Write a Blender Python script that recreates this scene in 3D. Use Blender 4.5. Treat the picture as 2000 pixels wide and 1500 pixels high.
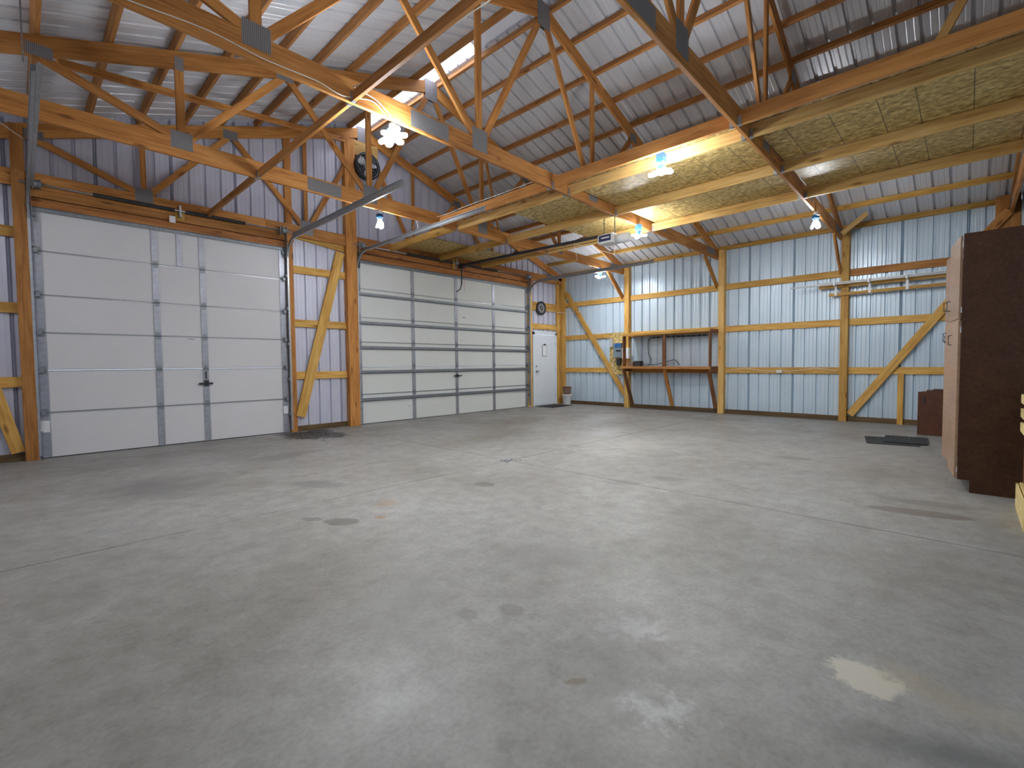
import bpy, math, random
from mathutils import Vector, Matrix
random.seed(7)
scn = bpy.context.scene
COL = scn.collection
for o in list(bpy.data.objects):
    bpy.data.objects.remove(o)
# ---------------------------------------------------------------- camera
cam = bpy.data.objects.new('camera', bpy.data.cameras.new('camera'))
COL.objects.link(cam)
yaw, pit, rol = math.radians(43.877), math.radians(-2.413), math.radians(-0.538)
F = Vector((math.cos(pit)*math.cos(yaw), math.cos(pit)*math.sin(yaw), math.sin(pit)))
R = Vector((math.sin(yaw), -math.cos(yaw), 0))
U = R.cross(F)
R2 = R*math.cos(rol)+U*math.sin(rol)
U2 = -R*math.sin(rol)+U*math.cos(rol)
cm = Matrix((R2, U2, -F)).transposed().to_4x4()
cam.matrix_world = Matrix.Translation((-11.85, -9.184, 1.24)) @ cm
cam.data.sensor_fit = 'HORIZONTAL'
cam.data.sensor_width = 36
cam.data.lens = 925.293/2000*36
cam.data.clip_start = 0.03
scn.camera = cam
# ---------------------------------------------------------------- world, sun, exposure
wd = bpy.data.worlds.new('world'); scn.world = wd; wd.use_nodes = True
bg = wd.node_tree.nodes['Background']
bg.inputs[0].default_value = (0.74, 0.80, 1.0, 1)
bg.inputs[1].default_value = 5.0
scn.view_settings.view_transform = 'Standard'
scn.view_settings.look = 'None'
scn.view_settings.gamma = 1
scn.view_settings.use_curve_mapping = False
scn.view_settings.exposure = 0.44
try:
    scn.cycles.max_bounces = 7; scn.cycles.diffuse_bounces = 5
    scn.cycles.caustics_reflective = False; scn.cycles.caustics_refractive = False
    scn.cycles.sample_clamp_indirect = 6
except Exception:
    pass
LED = 480.0
# ---------------------------------------------------------------- materials
def mat(name):
    m = bpy.data.materials.new(name); m.use_nodes = True
    nt = m.node_tree
    return m, nt, nt.nodes['Principled BSDF']
def N(nt, t, **kw):
    n = nt.nodes.new(t)
    for k, v in kw.items():
        if k.startswith('i_'):
            key = k[2:]
            key = int(key) if key.isdigit() else key.replace('_', ' ')
            n.inputs[key].default_value = v
        else:
            setattr(n, k, v)
    return n
def L(nt, a, ao, b, bi): nt.links.new(a.outputs[ao], b.inputs[bi])
def ramp(nt, stops):
    r = nt.nodes.new('ShaderNodeValToRGB'); e = r.color_ramp.elements
    while len(e) < len(stops): e.new(0.5)
    for q, (p, c) in zip(e, stops):
        q.position = p; q.color = (*c, 1)
    return r
def wood(name, dark, mid, light, rough=0.62, knots=True, spec=0.3):
    m, nt, b = mat(name)
    tc = N(nt, 'ShaderNodeTexCoord'); oi = N(nt, 'ShaderNodeObjectInfo')
    sc = N(nt, 'ShaderNodeVectorMath', operation='SCALE'); sc.inputs[0].default_value = (37, 11, 19)
    L(nt, oi, 'Random', sc, 3)
    ad = N(nt, 'ShaderNodeVectorMath', operation='ADD'); L(nt, tc, 'Object', ad, 0); L(nt, sc, 0, ad, 1)
    mp = N(nt, 'ShaderNodeMapping'); mp.inputs['Scale'].default_value = (0.9, 16, 16); L(nt, ad, 0, mp, 0)
    n1 = N(nt, 'ShaderNodeTexNoise', i_Scale=2.2, i_Detail=5.0, i_Roughness=0.6, i_Distortion=0.6); L(nt, mp, 0, n1, 'Vector')
    mp2 = N(nt, 'ShaderNodeMapping'); mp2.inputs['Scale'].default_value = (1.2, 5, 5); L(nt, ad, 0, mp2, 0)
    n2 = N(nt, 'ShaderNodeTexNoise', i_Scale=1.3, i_Detail=3.0); L(nt, mp2, 0, n2, 'Vector')
    mx = N(nt, 'ShaderNodeMath', operation='MULTIPLY_ADD', i_1=0.62); L(nt, n1, 0, mx, 0)
    m3 = N(nt, 'ShaderNodeMath', operation='MULTIPLY', i_1=0.38); L(nt, n2, 0, m3, 0); L(nt, m3, 0, mx, 2)
    cr = ramp(nt, [(0.34, dark), (0.5, mid), (0.66, light)]); L(nt, mx, 0, cr, 0)
    # board to board tone
    hv = N(nt, 'ShaderNodeHueSaturation'); L(nt, cr, 0, hv, 'Color')
    mr = N(nt, 'ShaderNodeMapRange', i_3=0.80, i_4=1.15); L(nt, oi, 'Random', mr, 0); L(nt, mr, 0, hv, 'Value')
    out = hv
    if knots:
        mp3 = N(nt, 'ShaderNodeMapping'); mp3.inputs['Scale'].default_value = (2.2, 7, 7); L(nt, ad, 0, mp3, 0)
        vo = N(nt, 'ShaderNodeTexVoronoi', i_Scale=0.8); L(nt, mp3, 0, vo, 'Vector')
        kr = ramp(nt, [(0.0, (1, 1, 1)), (0.09, (0.6, 0.6, 0.6)), (0.16, (0, 0, 0))]); L(nt, vo, 0, kr, 0)
        mk = N(nt, 'ShaderNodeMix', data_type='RGBA'); L(nt, kr, 0, mk, 0); L(nt, hv, 0, mk, 6)
        mk.inputs[7].default_value = (dark[0]*0.45, dark[1]*0.38, dark[2]*0.35, 1)
        nt.links.new(mk.outputs[2], b.inputs['Base Color'])
    else:
        L(nt, out, 0, b, 'Base Color')
    b.inputs['Roughness'].default_value = rough
    b.inputs['Specular IOR Level'].default_value = spec
    bp = N(nt, 'ShaderNodeBump', i_Strength=0.15, i_Distance=0.004); L(nt, n1, 0, bp, 'Height'); L(nt, bp, 0, b, 'Normal')
    return m
def plain(name, col, rough=0.5, metal=0.0, spec=0.5, var=0.06, scale=6.0, emit=None, es=1.0):
    m, nt, b = mat(name)
    tc = N(nt, 'ShaderNodeTexCoord')
    n = N(nt, 'ShaderNodeTexNoise', i_Scale=scale, i_Detail=4.0); L(nt, tc, 'Object', n, 'Vector')
    cr = ramp(nt, [(0.3, tuple(c*(1-var) for c in col)), (0.7, tuple(min(1, c*(1+var)) for c in col))]); L(nt, n, 0, cr, 0)
    L(nt, cr, 0, b, 'Base Color')
    b.inputs['Roughness'].default_value = rough; b.inputs['Metallic'].default_value = metal
    b.inputs['Specular IOR Level'].default_value = spec
    if emit:
        b.inputs['Emission Color'].default_value = (*emit, 1); b.inputs['Emission Strength'].default_value = es
    return m
M = {}
M['truss'] = wood('fir_truss_lumber', (0.28, 0.105, 0.024), (0.48, 0.205, 0.052), (0.62, 0.30, 0.088))
M['header'] = wood('red_fir_header', (0.24, 0.085, 0.024), (0.42, 0.165, 0.046), (0.54, 0.24, 0.075))
M['girt'] = wood('yellow_pine_girt', (0.42, 0.20, 0.04), (0.62, 0.35, 0.085), (0.78, 0.50, 0.16))
M['joist'] = wood('pale_pine_joist', (0.46, 0.24, 0.065), (0.68, 0.42, 0.14), (0.80, 0.54, 0.22))
M['purlin'] = wood('brown_purlin', (0.27, 0.11, 0.030), (0.43, 0.19, 0.058), (0.54, 0.27, 0.095))
M['treated'] = wood('treated_splash_board', (0.075, 0.045, 0.02), (0.13, 0.08, 0.035), (0.20, 0.13, 0.06), knots=False)
M['cabinet'] = wood('dark_walnut_laminate', (0.034, 0.013, 0.005), (0.052, 0.021, 0.009), (0.070, 0.029, 0.013), rough=0.42, knots=False)
M['cabdoor'] = wood('front_lit_brown_laminate', (0.27, 0.16, 0.09), (0.33, 0.20, 0.12), (0.40, 0.25, 0.155), rough=0.35, knots=False, spec=0.6)  # grazing front light on the doors put into a lighter base colour
M['lowcab'] = wood('reddish_brown_laminate', (0.065, 0.024, 0.014), (0.09, 0.034, 0.020), (0.115, 0.045, 0.027), rough=0.4, knots=False)
M['oldwood'] = wood('weathered_brown_plank', (0.10, 0.04, 0.02), (0.19, 0.08, 0.035), (0.28, 0.13, 0.055))
M['pallet'] = wood('fresh_pallet_pine', (0.52, 0.38, 0.14), (0.70, 0.55, 0.25), (0.82, 0.68, 0.36))
M['galv'] = plain('galvanised_steel', (0.42, 0.44, 0.46), 0.38, 0.75, var=0.12, scale=22)
M['galvd'] = plain('dull_galvanised_steel', (0.24, 0.26, 0.28), 0.5, 0.6, var=0.15, scale=18)
M['stile'] = plain('galvanised_stile', (0.36, 0.37, 0.42), 0.42, 0.55, var=0.14, scale=14)
M['black'] = plain('black_steel', (0.02, 0.02, 0.022), 0.45, 0.0)
M['rubber'] = plain('black_rubber', (0.025, 0.026, 0.028), 0.8, 0.0, var=0.25, scale=40)
M['white'] = plain('white_plastic', (0.78, 0.79, 0.80), 0.4, 0.0, var=0.02)
M['doorwhite'] = plain('white_door_paint', (0.74, 0.79, 0.84), 0.45, 0.0, var=0.02)
M['backing'] = plain('white_door_backing', (0.70, 0.695, 0.71), 0.55, 0.0, spec=0.3, var=0.015, scale=2)
M['backing2'] = plain('cream_door_backing', (0.70, 0.715, 0.69), 0.55, 0.0, spec=0.3, var=0.015, scale=2)
M['grey'] = plain('grey_enamel', (0.20, 0.25, 0.30), 0.45, 0.1)
M['navy'] = plain('navy_label', (0.012, 0.018, 0.085), 0.35)
M['blue'] = plain('blue_anodised_sink', (0.04, 0.16, 0.42), 0.35, 0.3)
M['silver'] = plain('pale_silver', (0.6, 0.6, 0.62), 0.4, 0.4)
M['cable'] = plain('white_cable_sheath', (0.75, 0.72, 0.64), 0.5)
M['greycord'] = plain('dark_grey_cord', (0.05, 0.055, 0.065), 0.5)
M['cardboard'] = plain('brown_cardboard', (0.20, 0.13, 0.09), 0.8)
M['paper'] = plain('paper_white', (0.82, 0.83, 0.85), 0.6, var=0.01)
M['outside'] = plain('dark_backdrop', (0.02, 0.02, 0.02), 0.9)
M['red'] = plain('red_tag', (0.5, 0.05, 0.03), 0.6)
M['yellow'] = plain('yellow_paint', (0.75, 0.6, 0.1), 0.6)
M['leaf'] = plain('brown_debris', (0.07, 0.055, 0.035), 0.9)
def led():
    m = bpy.data.materials.new('lit_led_panel'); m.use_nodes = True; nt = m.node_tree
    b = nt.nodes['Principled BSDF']; b.inputs['Base Color'].default_value = (0.9, 0.9, 0.85, 1)
    b.inputs['Emission Color'].default_value = (0.93, 0.97, 1.0, 1); b.inputs['Emission Strength'].default_value = LED
    return m
M['led'] = led()
M['upfill'] = plain('glowing_lamp_body_fill', (0.85, 0.87, 0.9), 0.5, emit=(0.9, 0.95, 1.0), es=LED*0.42)  # lamp housings made to glow, added upward fill for roof and loft
def sheet(name, col, rough=0.33, spec=0.5, along=2):
    m, nt, b = mat(name)
    tc = N(nt, 'ShaderNodeTexCoord'); oi = N(nt, 'ShaderNodeObjectInfo')
    n = N(nt, 'ShaderNodeTexNoise', i_Scale=1.3, i_Detail=5.0); L(nt, tc, 'Object', n, 'Vector')
    cr = ramp(nt, [(0.3, tuple(c*0.93 for c in col)), (0.7, tuple(c*1.05 for c in col))]); L(nt, n, 0, cr, 0)
    hv = N(nt, 'ShaderNodeHueSaturation'); L(nt, cr, 0, hv, 'Color')
    mr = N(nt, 'ShaderNodeMapRange', i_3=0.95, i_4=1.05); L(nt, oi, 'Random', mr, 0); L(nt, mr, 0, hv, 'Value')
    L(nt, hv, 0, b, 'Base Color')
    b.inputs['Roughness'].default_value = rough; b.inputs['Specular IOR Level'].default_value = spec
    b.inputs['Metallic'].default_value = 0.15
    n2 = N(nt, 'ShaderNodeTexNoise', i_Scale=5.0, i_Detail=2.0); L(nt, tc, 'Object', n2, 'Vector')
    bp = N(nt, 'ShaderNodeBump', i_Strength=0.25, i_Distance=0.006); L(nt, n2, 0, bp, 'Height'); L(nt, bp, 0, b, 'Normal')
    return m
M['sheet_r'] = sheet('pale_blue_grey_sheet_metal', (0.585, 0.70, 0.80))
M['sheet_b'] = sheet('lavender_grey_sheet_metal', (0.60, 0.61, 0.72), 0.4)
M['sheet_c'] = sheet('grey_white_roof_sheet_metal', (0.62, 0.63, 0.67), 0.36)
def plate():
    m, nt, b = mat('toothed_nail_plate')
    tc = N(nt, 'ShaderNodeTexCoord')
    w = N(nt, 'ShaderNodeTexWave', bands_direction='X', i_Scale=22.0, i_Distortion=0.6); L(nt, tc, 'Object', w, 'Vector')
    cr = ramp(nt, [(0.2, (0.11, 0.11, 0.12)), (0.75, (0.30, 0.29, 0.29))]); L(nt, w, 0, cr, 0); L(nt, cr, 0, b, 'Base Color')
    b.inputs['Roughness'].default_value = 0.5; b.inputs['Metallic'].default_value = 0.35
    bp = N(nt, 'ShaderNodeBump', i_Strength=0.4, i_Distance=0.002); L(nt, w, 0, bp, 'Height'); L(nt, bp, 0, b, 'Normal')
    return m
M['plate'] = plate()
def osb():
    m, nt, b = mat('oriented_strand_board')
    tc = N(nt, 'ShaderNodeTexCoord')
    mp = N(nt, 'ShaderNodeMapping'); mp.inputs['Scale'].default_value = (34, 11, 11); L(nt, tc, 'Object', mp, 0)
    n0 = N(nt, 'ShaderNodeTexNoise', i_Scale=1.0, i_Detail=2.0); L(nt, mp, 0, n0, 'Vector')
    mxv = N(nt, 'ShaderNodeVectorMath', operation='ADD'); L(nt, mp, 0, mxv, 0); L(nt, n0, 1, mxv, 1)
    v = N(nt, 'ShaderNodeTexVoronoi', i_Scale=1.6); v.inputs['Randomness'].default_value = 1; L(nt, mxv, 0, v, 'Vector')
    cr = ramp(nt, [(0.05, (0.44, 0.29, 0.085)), (0.45, (0.66, 0.47, 0.165)), (0.9, (0.82, 0.64, 0.28))])
    sp = N(nt, 'ShaderNodeSeparateColor'); L(nt, v, 'Color', sp, 0); L(nt, sp, 0, cr, 0)
    n2 = N(nt, 'ShaderNodeTexNoise', i_Scale=14.0, i_Detail=6.0); L(nt, tc, 'Object', n2, 'Vector')
    cr2 = ramp(nt, [(0.33, (0.55, 0.5, 0.42)), (0.6, (1, 1, 1))]); L(nt, n2, 0, cr2, 0)
    mm = N(nt, 'ShaderNodeMix', data_type='RGBA', blend_type='MULTIPLY'); mm.inputs[0].default_value = 1
    L(nt, cr, 0, mm, 6); L(nt, cr2, 0, mm, 7)
    # printed nailing lines (black every 0.406 m, faint every 0.2 m)
    sx = N(nt, 'ShaderNodeSeparateXYZ'); L(nt, tc, 'Object', sx, 0)
    def lines(axis, pitch, wid, off):
        a = N(nt, 'ShaderNodeMath', operation='ADD', i_1=off+50*pitch); L(nt, sx, axis, a, 0)
        q = N(nt, 'ShaderNodeMath', operation='MODULO', i_1=pitch); L(nt, a, 0, q, 0)
        c = N(nt, 'ShaderNodeMath', operation='LESS_THAN', i_1=wid); L(nt, q, 0, c, 0); return c
    l1 = lines(1, 0.4064, 0.010, 0.10); l2 = lines(0, 0.2032, 0.006, 0.06)
    h1 = N(nt, 'ShaderNodeMath', operation='MULTIPLY', i_1=0.75); L(nt, l1, 0, h1, 0)
    h2 = N(nt, 'ShaderNodeMath', operation='MULTIPLY', i_1=0.16); L(nt, l2, 0, h2, 0)
    mxl = N(nt, 'ShaderNodeMath', operation='MAXIMUM'); L(nt, h1, 0, mxl, 0); L(nt, h2, 0, mxl, 1)
    md = N(nt, 'ShaderNodeMix', data_type='RGBA'); L(nt, mxl, 0, md, 0); nt.links.new(mm.outputs[2], md.inputs[6]); md.inputs[7].default_value = (0.06, 0.035, 0.02, 1)
    nt.links.new(md.outputs[2], b.inputs['Base Color'])
    b.inputs['Roughness'].default_value = 0.5
    bp = N(nt, 'ShaderNodeBump', i_Strength=0.5, i_Distance=0.004); L(nt, v, 'Distance', bp, 'Height'); L(nt, bp, 0, b, 'Normal')
    return m
M['osb'] = osb()
def concrete():
    m, nt, b = mat('stained_concrete')
    tc = N(nt, 'ShaderNodeTexCoord')
    n1 = N(nt, 'ShaderNodeTexNoise', i_Scale=0.55, i_Detail=7.0, i_Roughness=0.62); L(nt, tc, 'Object', n1, 'Vector')
    cr = ramp(nt, [(0.30, (0.215, 0.197, 0.175)), (0.5, (0.275, 0.264, 0.246)), (0.68, (0.315, 0.308, 0.292))]); L(nt, n1, 0, cr, 0)
    n2 = N(nt, 'ShaderNodeTexNoise', i_Scale=7.0, i_Detail=8.0, i_Roughness=0.7); L(nt, tc, 'Object', n2, 'Vector')
    cr2 = ramp(nt, [(0.34, (0.72, 0.71, 0.69)), (0.55, (1.0, 1.0, 1.0)), (0.70, (1.16, 1.16, 1.15))]); L(nt, n2, 0, cr2, 0)
    mm = N(nt, 'ShaderNodeMix', data_type='RGBA', blend_type='MULTIPLY'); mm.inputs[0].default_value = 0.75
    L(nt, cr, 0, mm, 6); L(nt, cr2, 0, mm, 7)
    n4 = N(nt, 'ShaderNodeTexNoise', i_Scale=45.0, i_Detail=4.0); L(nt, tc, 'Object', n4, 'Vector')
    cr4 = ramp(nt, [(0.36, (0.86, 0.86, 0.86)), (0.6, (1.04, 1.04, 1.04))]); L(nt, n4, 0, cr4, 0)
    m4 = N(nt, 'ShaderNodeMix', data_type='RGBA', blend_type='MULTIPLY'); m4.inputs[0].default_value = 0.7
    nt.links.new(mm.outputs[2], m4.inputs[6]); L(nt, cr4, 0, m4, 7)
    prev = m4.outputs[2]
    nd = N(nt, 'ShaderNodeTexNoise', i_Scale=3.0, i_Detail=5.0, i_Roughness=0.65); L(nt, tc, 'Object', nd, 'Vector')
    nds = N(nt, 'ShaderNodeVectorMath', operation='SUBTRACT'); L(nt, nd, 1, nds, 0); nds.inputs[1].default_value = (0.5, 0.5, 0.5)
    ne = N(nt, 'ShaderNodeTexNoise', i_Scale=15.0, i_Detail=5.0, i_Roughness=0.7); L(nt, tc, 'Object', ne, 'Vector')
    nes = N(nt, 'ShaderNodeVectorMath', operation='SUBTRACT'); L(nt, ne, 1, nes, 0); nes.inputs[1].default_value = (0.5, 0.5, 0.5)
    # stains and other painted patches: x, y, rx, ry, angle, colour, strength, distortion, softness
    spots = [
        (-8.25, -0.75, 0.42, 0.72, 0.35, (0.035, 0.03, 0.026), 0.93, 0.9, 0.18),
        (-7.95, -0.35, 0.25, 0.30, 0.0, (0.02, 0.018, 0.016), 0.9, 0.7, 0.2),
        (-9.72, -4.3, 0.16, 0.33, 0.5, (0.14, 0.136, 0.133), 0.65, 0.5, 0.25),
        (-10.9, -3.2, 0.45, 0.6, 0.3, (0.147, 0.143, 0.14), 0.6, 0.8, 0.5),
        (-9.3, -2.4, 0.55, 0.25, 0.2, (0.154, 0.147, 0.14), 0.6, 0.9, 0.5),
        (-10.12, -5.62, 0.09, 0.16, 0.6, (0.105, 0.098, 0.084), 0.7, 0.25, 0.15),
        (-10.25, -5.38, 0.05, 0.10, 0.6, (0.112, 0.105, 0.098), 0.6, 0.25, 0.2),
        (-8.56, -5.61, 0.09, 0.12, 0.2, (0.105, 0.095, 0.081), 0.6, 0.15, 0.15),
        (-9.85, -5.75, 0.05, 0.06, 0.0, (0.28, 0.154, 0.056), 0.6, 0.3, 0.5),
        (-9.6, -5.45, 0.12, 0.10, 0.0, (0.294, 0.189, 0.091), 0.5, 0.6, 0.6),
        (-6.82, -8.92, 0.11, 0.36, 0.20, (0.14, 0.115, 0.095), 0.75, 0.15, 0.12),
        (-6.45, -8.95, 0.10, 0.34, 0.15, (0.154, 0.133, 0.108), 0.55, 0.2, 0.2),
        (-7.1, -6.9, 0.12, 0.18, 0.3, (0.133, 0.126, 0.119), 0.6, 0.3, 0.3),
        (-7.55, -6.6, 0.14, 0.22, 0.3, (0.14, 0.133, 0.126), 0.55, 0.3, 0.3),
        (-5.0, -7.6, 0.12, 0.25, 0.2, (0.147, 0.133, 0.119), 0.55, 0.3, 0.3),
        (-10.17, -7.55, 0.06, 0.075, 0.0, (0.147, 0.136, 0.126), 0.5, 0.2, 0.3),
        (-10.35, -7.42, 0.05, 0.07, 0.0, (0.147, 0.136, 0.126), 0.45, 0.2, 0.3),
        (-4.6, -2.2, 1.3, 0.5, 0.35, (0.165, 0.135, 0.105), 0.7, 1.2, 0.9),
        (-6.3, -3.3, 1.1, 0.4, 0.2, (0.175, 0.148, 0.118), 0.7, 1.2, 0.9),
        (-2.9, -3.3, 1.2, 0.45, 0.3, (0.41, 0.42, 0.42), 0.7, 1.4, 0.9),
        (-4.5, -4.5, 0.75, 0.35, 0.3, (0.41, 0.42, 0.42), 0.6, 1.4, 0.9),
        (-9.90, -8.08, 0.10, 0.16, 0.8, (0.44, 0.44, 0.43), 0.75, 1.3, 0.95),  # pale patch standing in for lamp glare on the concrete
        (-10.30, -8.42, 0.09, 0.12, 0.5, (0.44, 0.44, 0.43), 0.75, 1.4, 0.95),  # second lamp glare patch, put into the floor colour
        (-9.95, -8.27, 0.10, 0.16, 0.6, (0.15, 0.135, 0.12), 0.6, 1.1, 0.9),
        (-10.27, -8.38, 0.04, 0.06, 0.2, (0.13, 0.115, 0.10), 0.6, 0.8, 0.8),
        (-10.39, -8.11, 0.02, 0.05, 0.9, (0.16, 0.12, 0.07), 0.7, 0.6, 0.4),
        (-9.5, -7.3, 0.22, 0.40, 0.8, (0.20, 0.19, 0.18), 0.6, 1.2, 0.9),
        (-7.42, -6.35, 0.10, 0.13, 0.1, (0.16, 0.15, 0.14), 0.6, 0.5, 0.4),
        (-5.64, -7.36, 0.09, 0.22, 0.1, (0.18, 0.16, 0.14), 0.6, 0.5, 0.5),
        (-5.6, -5.4, 0.9, 0.9, 0.0, (0.40, 0.385, 0.35), 0.6, 1.6, 0.9),
        (-9.60, -8.92, 0.125, 0.115, 0.9, (0.5, 0.465, 0.375), 0.9, 0.5, 0.25),
        (-9.50, -9.06, 0.16, 0.09, 1.1, (0.33, 0.27, 0.18), 0.5, 0.6, 0.7),
        (-9.56, -9.26, 0.09, 0.20, 0.35, (0.33, 0.285, 0.21), 0.45, 0.5, 0.7),
        (-9.86, -9.19, 0.10, 0.36, 0.42, (0.10, 0.10, 0.10), 0.7, 0.3, 0.85),  # long dark patch with a soft edge
        (-10.45, -7.05, 0.45, 0.22, 0.8, (0.175, 0.168, 0.158), 0.4, 1.2, 0.9),
        (-10.05, -8.05, 0.35, 0.22, 0.5, (0.154, 0.143, 0.133), 0.45, 0.9, 0.8),
    ]
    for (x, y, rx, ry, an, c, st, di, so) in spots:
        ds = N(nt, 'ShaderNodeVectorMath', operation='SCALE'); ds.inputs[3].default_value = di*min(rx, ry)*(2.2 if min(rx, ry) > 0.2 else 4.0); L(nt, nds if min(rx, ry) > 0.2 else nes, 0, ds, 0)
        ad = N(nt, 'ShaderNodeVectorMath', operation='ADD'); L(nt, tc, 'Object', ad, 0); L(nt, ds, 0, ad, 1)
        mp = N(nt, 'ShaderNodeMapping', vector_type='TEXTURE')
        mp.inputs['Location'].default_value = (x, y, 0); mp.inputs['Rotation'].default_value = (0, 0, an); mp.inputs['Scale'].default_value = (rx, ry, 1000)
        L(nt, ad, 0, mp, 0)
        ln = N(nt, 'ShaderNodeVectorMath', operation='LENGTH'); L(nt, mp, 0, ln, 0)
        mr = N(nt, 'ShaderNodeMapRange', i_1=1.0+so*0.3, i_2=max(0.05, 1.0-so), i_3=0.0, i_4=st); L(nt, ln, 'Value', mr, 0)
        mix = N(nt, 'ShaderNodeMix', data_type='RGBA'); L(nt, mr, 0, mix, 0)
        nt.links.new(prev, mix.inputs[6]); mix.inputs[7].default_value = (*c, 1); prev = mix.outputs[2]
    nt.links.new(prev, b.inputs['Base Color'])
    n3 = N(nt, 'ShaderNodeTexNoise', i_Scale=1.7, i_Detail=6.0, i_Roughness=0.6); L(nt, tc, 'Object', n3, 'Vector')
    mr = N(nt, 'ShaderNodeMapRange', i_1=0.35, i_2=0.65, i_3=0.60, i_4=0.40); L(nt, n3, 0, mr, 0); L(nt, mr, 0, b, 'Roughness')
    bp = N(nt, 'ShaderNodeBump', i_Strength=0.28, i_Distance=0.006); L(nt, n2, 0, bp, 'Height'); L(nt, bp, 0, b, 'Normal')
    b.inputs['Specular IOR Level'].default_value = 0.45
    return m
M['floor'] = concrete()
def translucent():
    m = bpy.data.materials.new('translucent_ridge_vent'); m.use_nodes = True; nt = m.node_tree
    b = nt.nodes['Principled BSDF']; nt.nodes.remove(b)
    t = N(nt, 'ShaderNodeBsdfTranslucent'); t.inputs[0].default_value = (0.9, 0.86, 0.80, 1)
    tr = N(nt, 'ShaderNodeBsdfTransparent'); tc = N(nt, 'ShaderNodeTexCoord')
    w = N(nt, 'ShaderNodeTexNoise', i_Scale=18.0); L(nt, tc, 'Object', w, 'Vector')
    mr = N(nt, 'ShaderNodeMapRange', i_1=0.4, i_2=0.6, i_3=0.1, i_4=0.5); L(nt, w, 0, mr, 0)
    mx = N(nt, 'ShaderNodeMixShader'); L(nt, mr, 0, mx, 0); L(nt, t, 0, mx, 1); L(nt, tr, 0, mx, 2)
    L(nt, mx, 0, nt.nodes['Material Output'], 0)
    return m
M['vent'] = translucent()
# ---------------------------------------------------------------- object helpers
WM = {}
def link(o, parent, mw):
    COL.objects.link(o)
    WM[o.name] = mw
    if parent is not None:
        o.parent = parent
        o.matrix_basis = WM[parent.name].inverted() @ mw
    else:
        o.matrix_basis = mw
    return o
def tag(o, label=None, cat=None, group=None, kind=None):
    if label: o['label'] = label
    if cat: o['category'] = cat
    if group: o['group'] = group
    if kind: o['kind'] = kind
    return o
def empty(name, loc=(0, 0, 0), rz=0.0, label=None, cat=None, group=None, kind=None):
    o = bpy.data.objects.new(name, None); o.empty_display_size = 0.1
    link(o, None, Matrix.Translation(loc) @ Matrix.Rotation(rz, 4, 'Z'))
    return tag(o, label, cat, group, kind)
def mesh_obj(name, verts, faces, m, parent=None, mw=None, smooth=False):
    me = bpy.data.meshes.new(name); me.from_pydata(verts, [], faces); me.update()
    if m: me.materials.append(M[m])
    if smooth:
        for p in me.polygons: p.use_smooth = True
    o = bpy.data.objects.new(name, me)
    return link(o, parent, mw if mw is not None else Matrix())
def frame(p0, p1, up):
    p0 = Vector(p0); p1 = Vector(p1); x = (p1-p0); ln = x.length; x.normalize()
    up = Vector(up); y = up.cross(x)
    if y.length < 1e-4: y = Vector((0, 1, 0)).cross(x)
    y.normalize(); z = x.cross(y)
    m = Matrix((x, y, z)).transposed().to_4x4(); m.translation = (p0+p1)/2
    return m, ln
def board(name, parent, p0, p1, w, h, m, up=(0, 0, 1), cut=None, P=None):
    """board from p0 to p1; w across, h along 'up'. P: extra world matrix applied."""
    mw, ln = frame(p0, p1, up)
    c = min(0.003, w*0.2, h*0.2); a, b, l = w/2, h/2, ln/2
    prof = [(-a+c, -b), (a-c, -b), (a, -b+c), (a, b-c), (a-c, b), (-a+c, b), (-a, b-c), (-a, -b+c)]
    v = [(-l, y, z) for y, z in prof]+[(l, y, z) for y, z in prof]
    f = [tuple(reversed(range(8))), tuple(range(8, 16))]+[(i, (i+1) % 8, (i+1) % 8+8, i+8) for i in range(8)]
    if P is not None: mw = P @ mw
    return mesh_obj(name, v, [tuple(reversed(q)) for q in f] if False else f, m, parent, mw)
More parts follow.
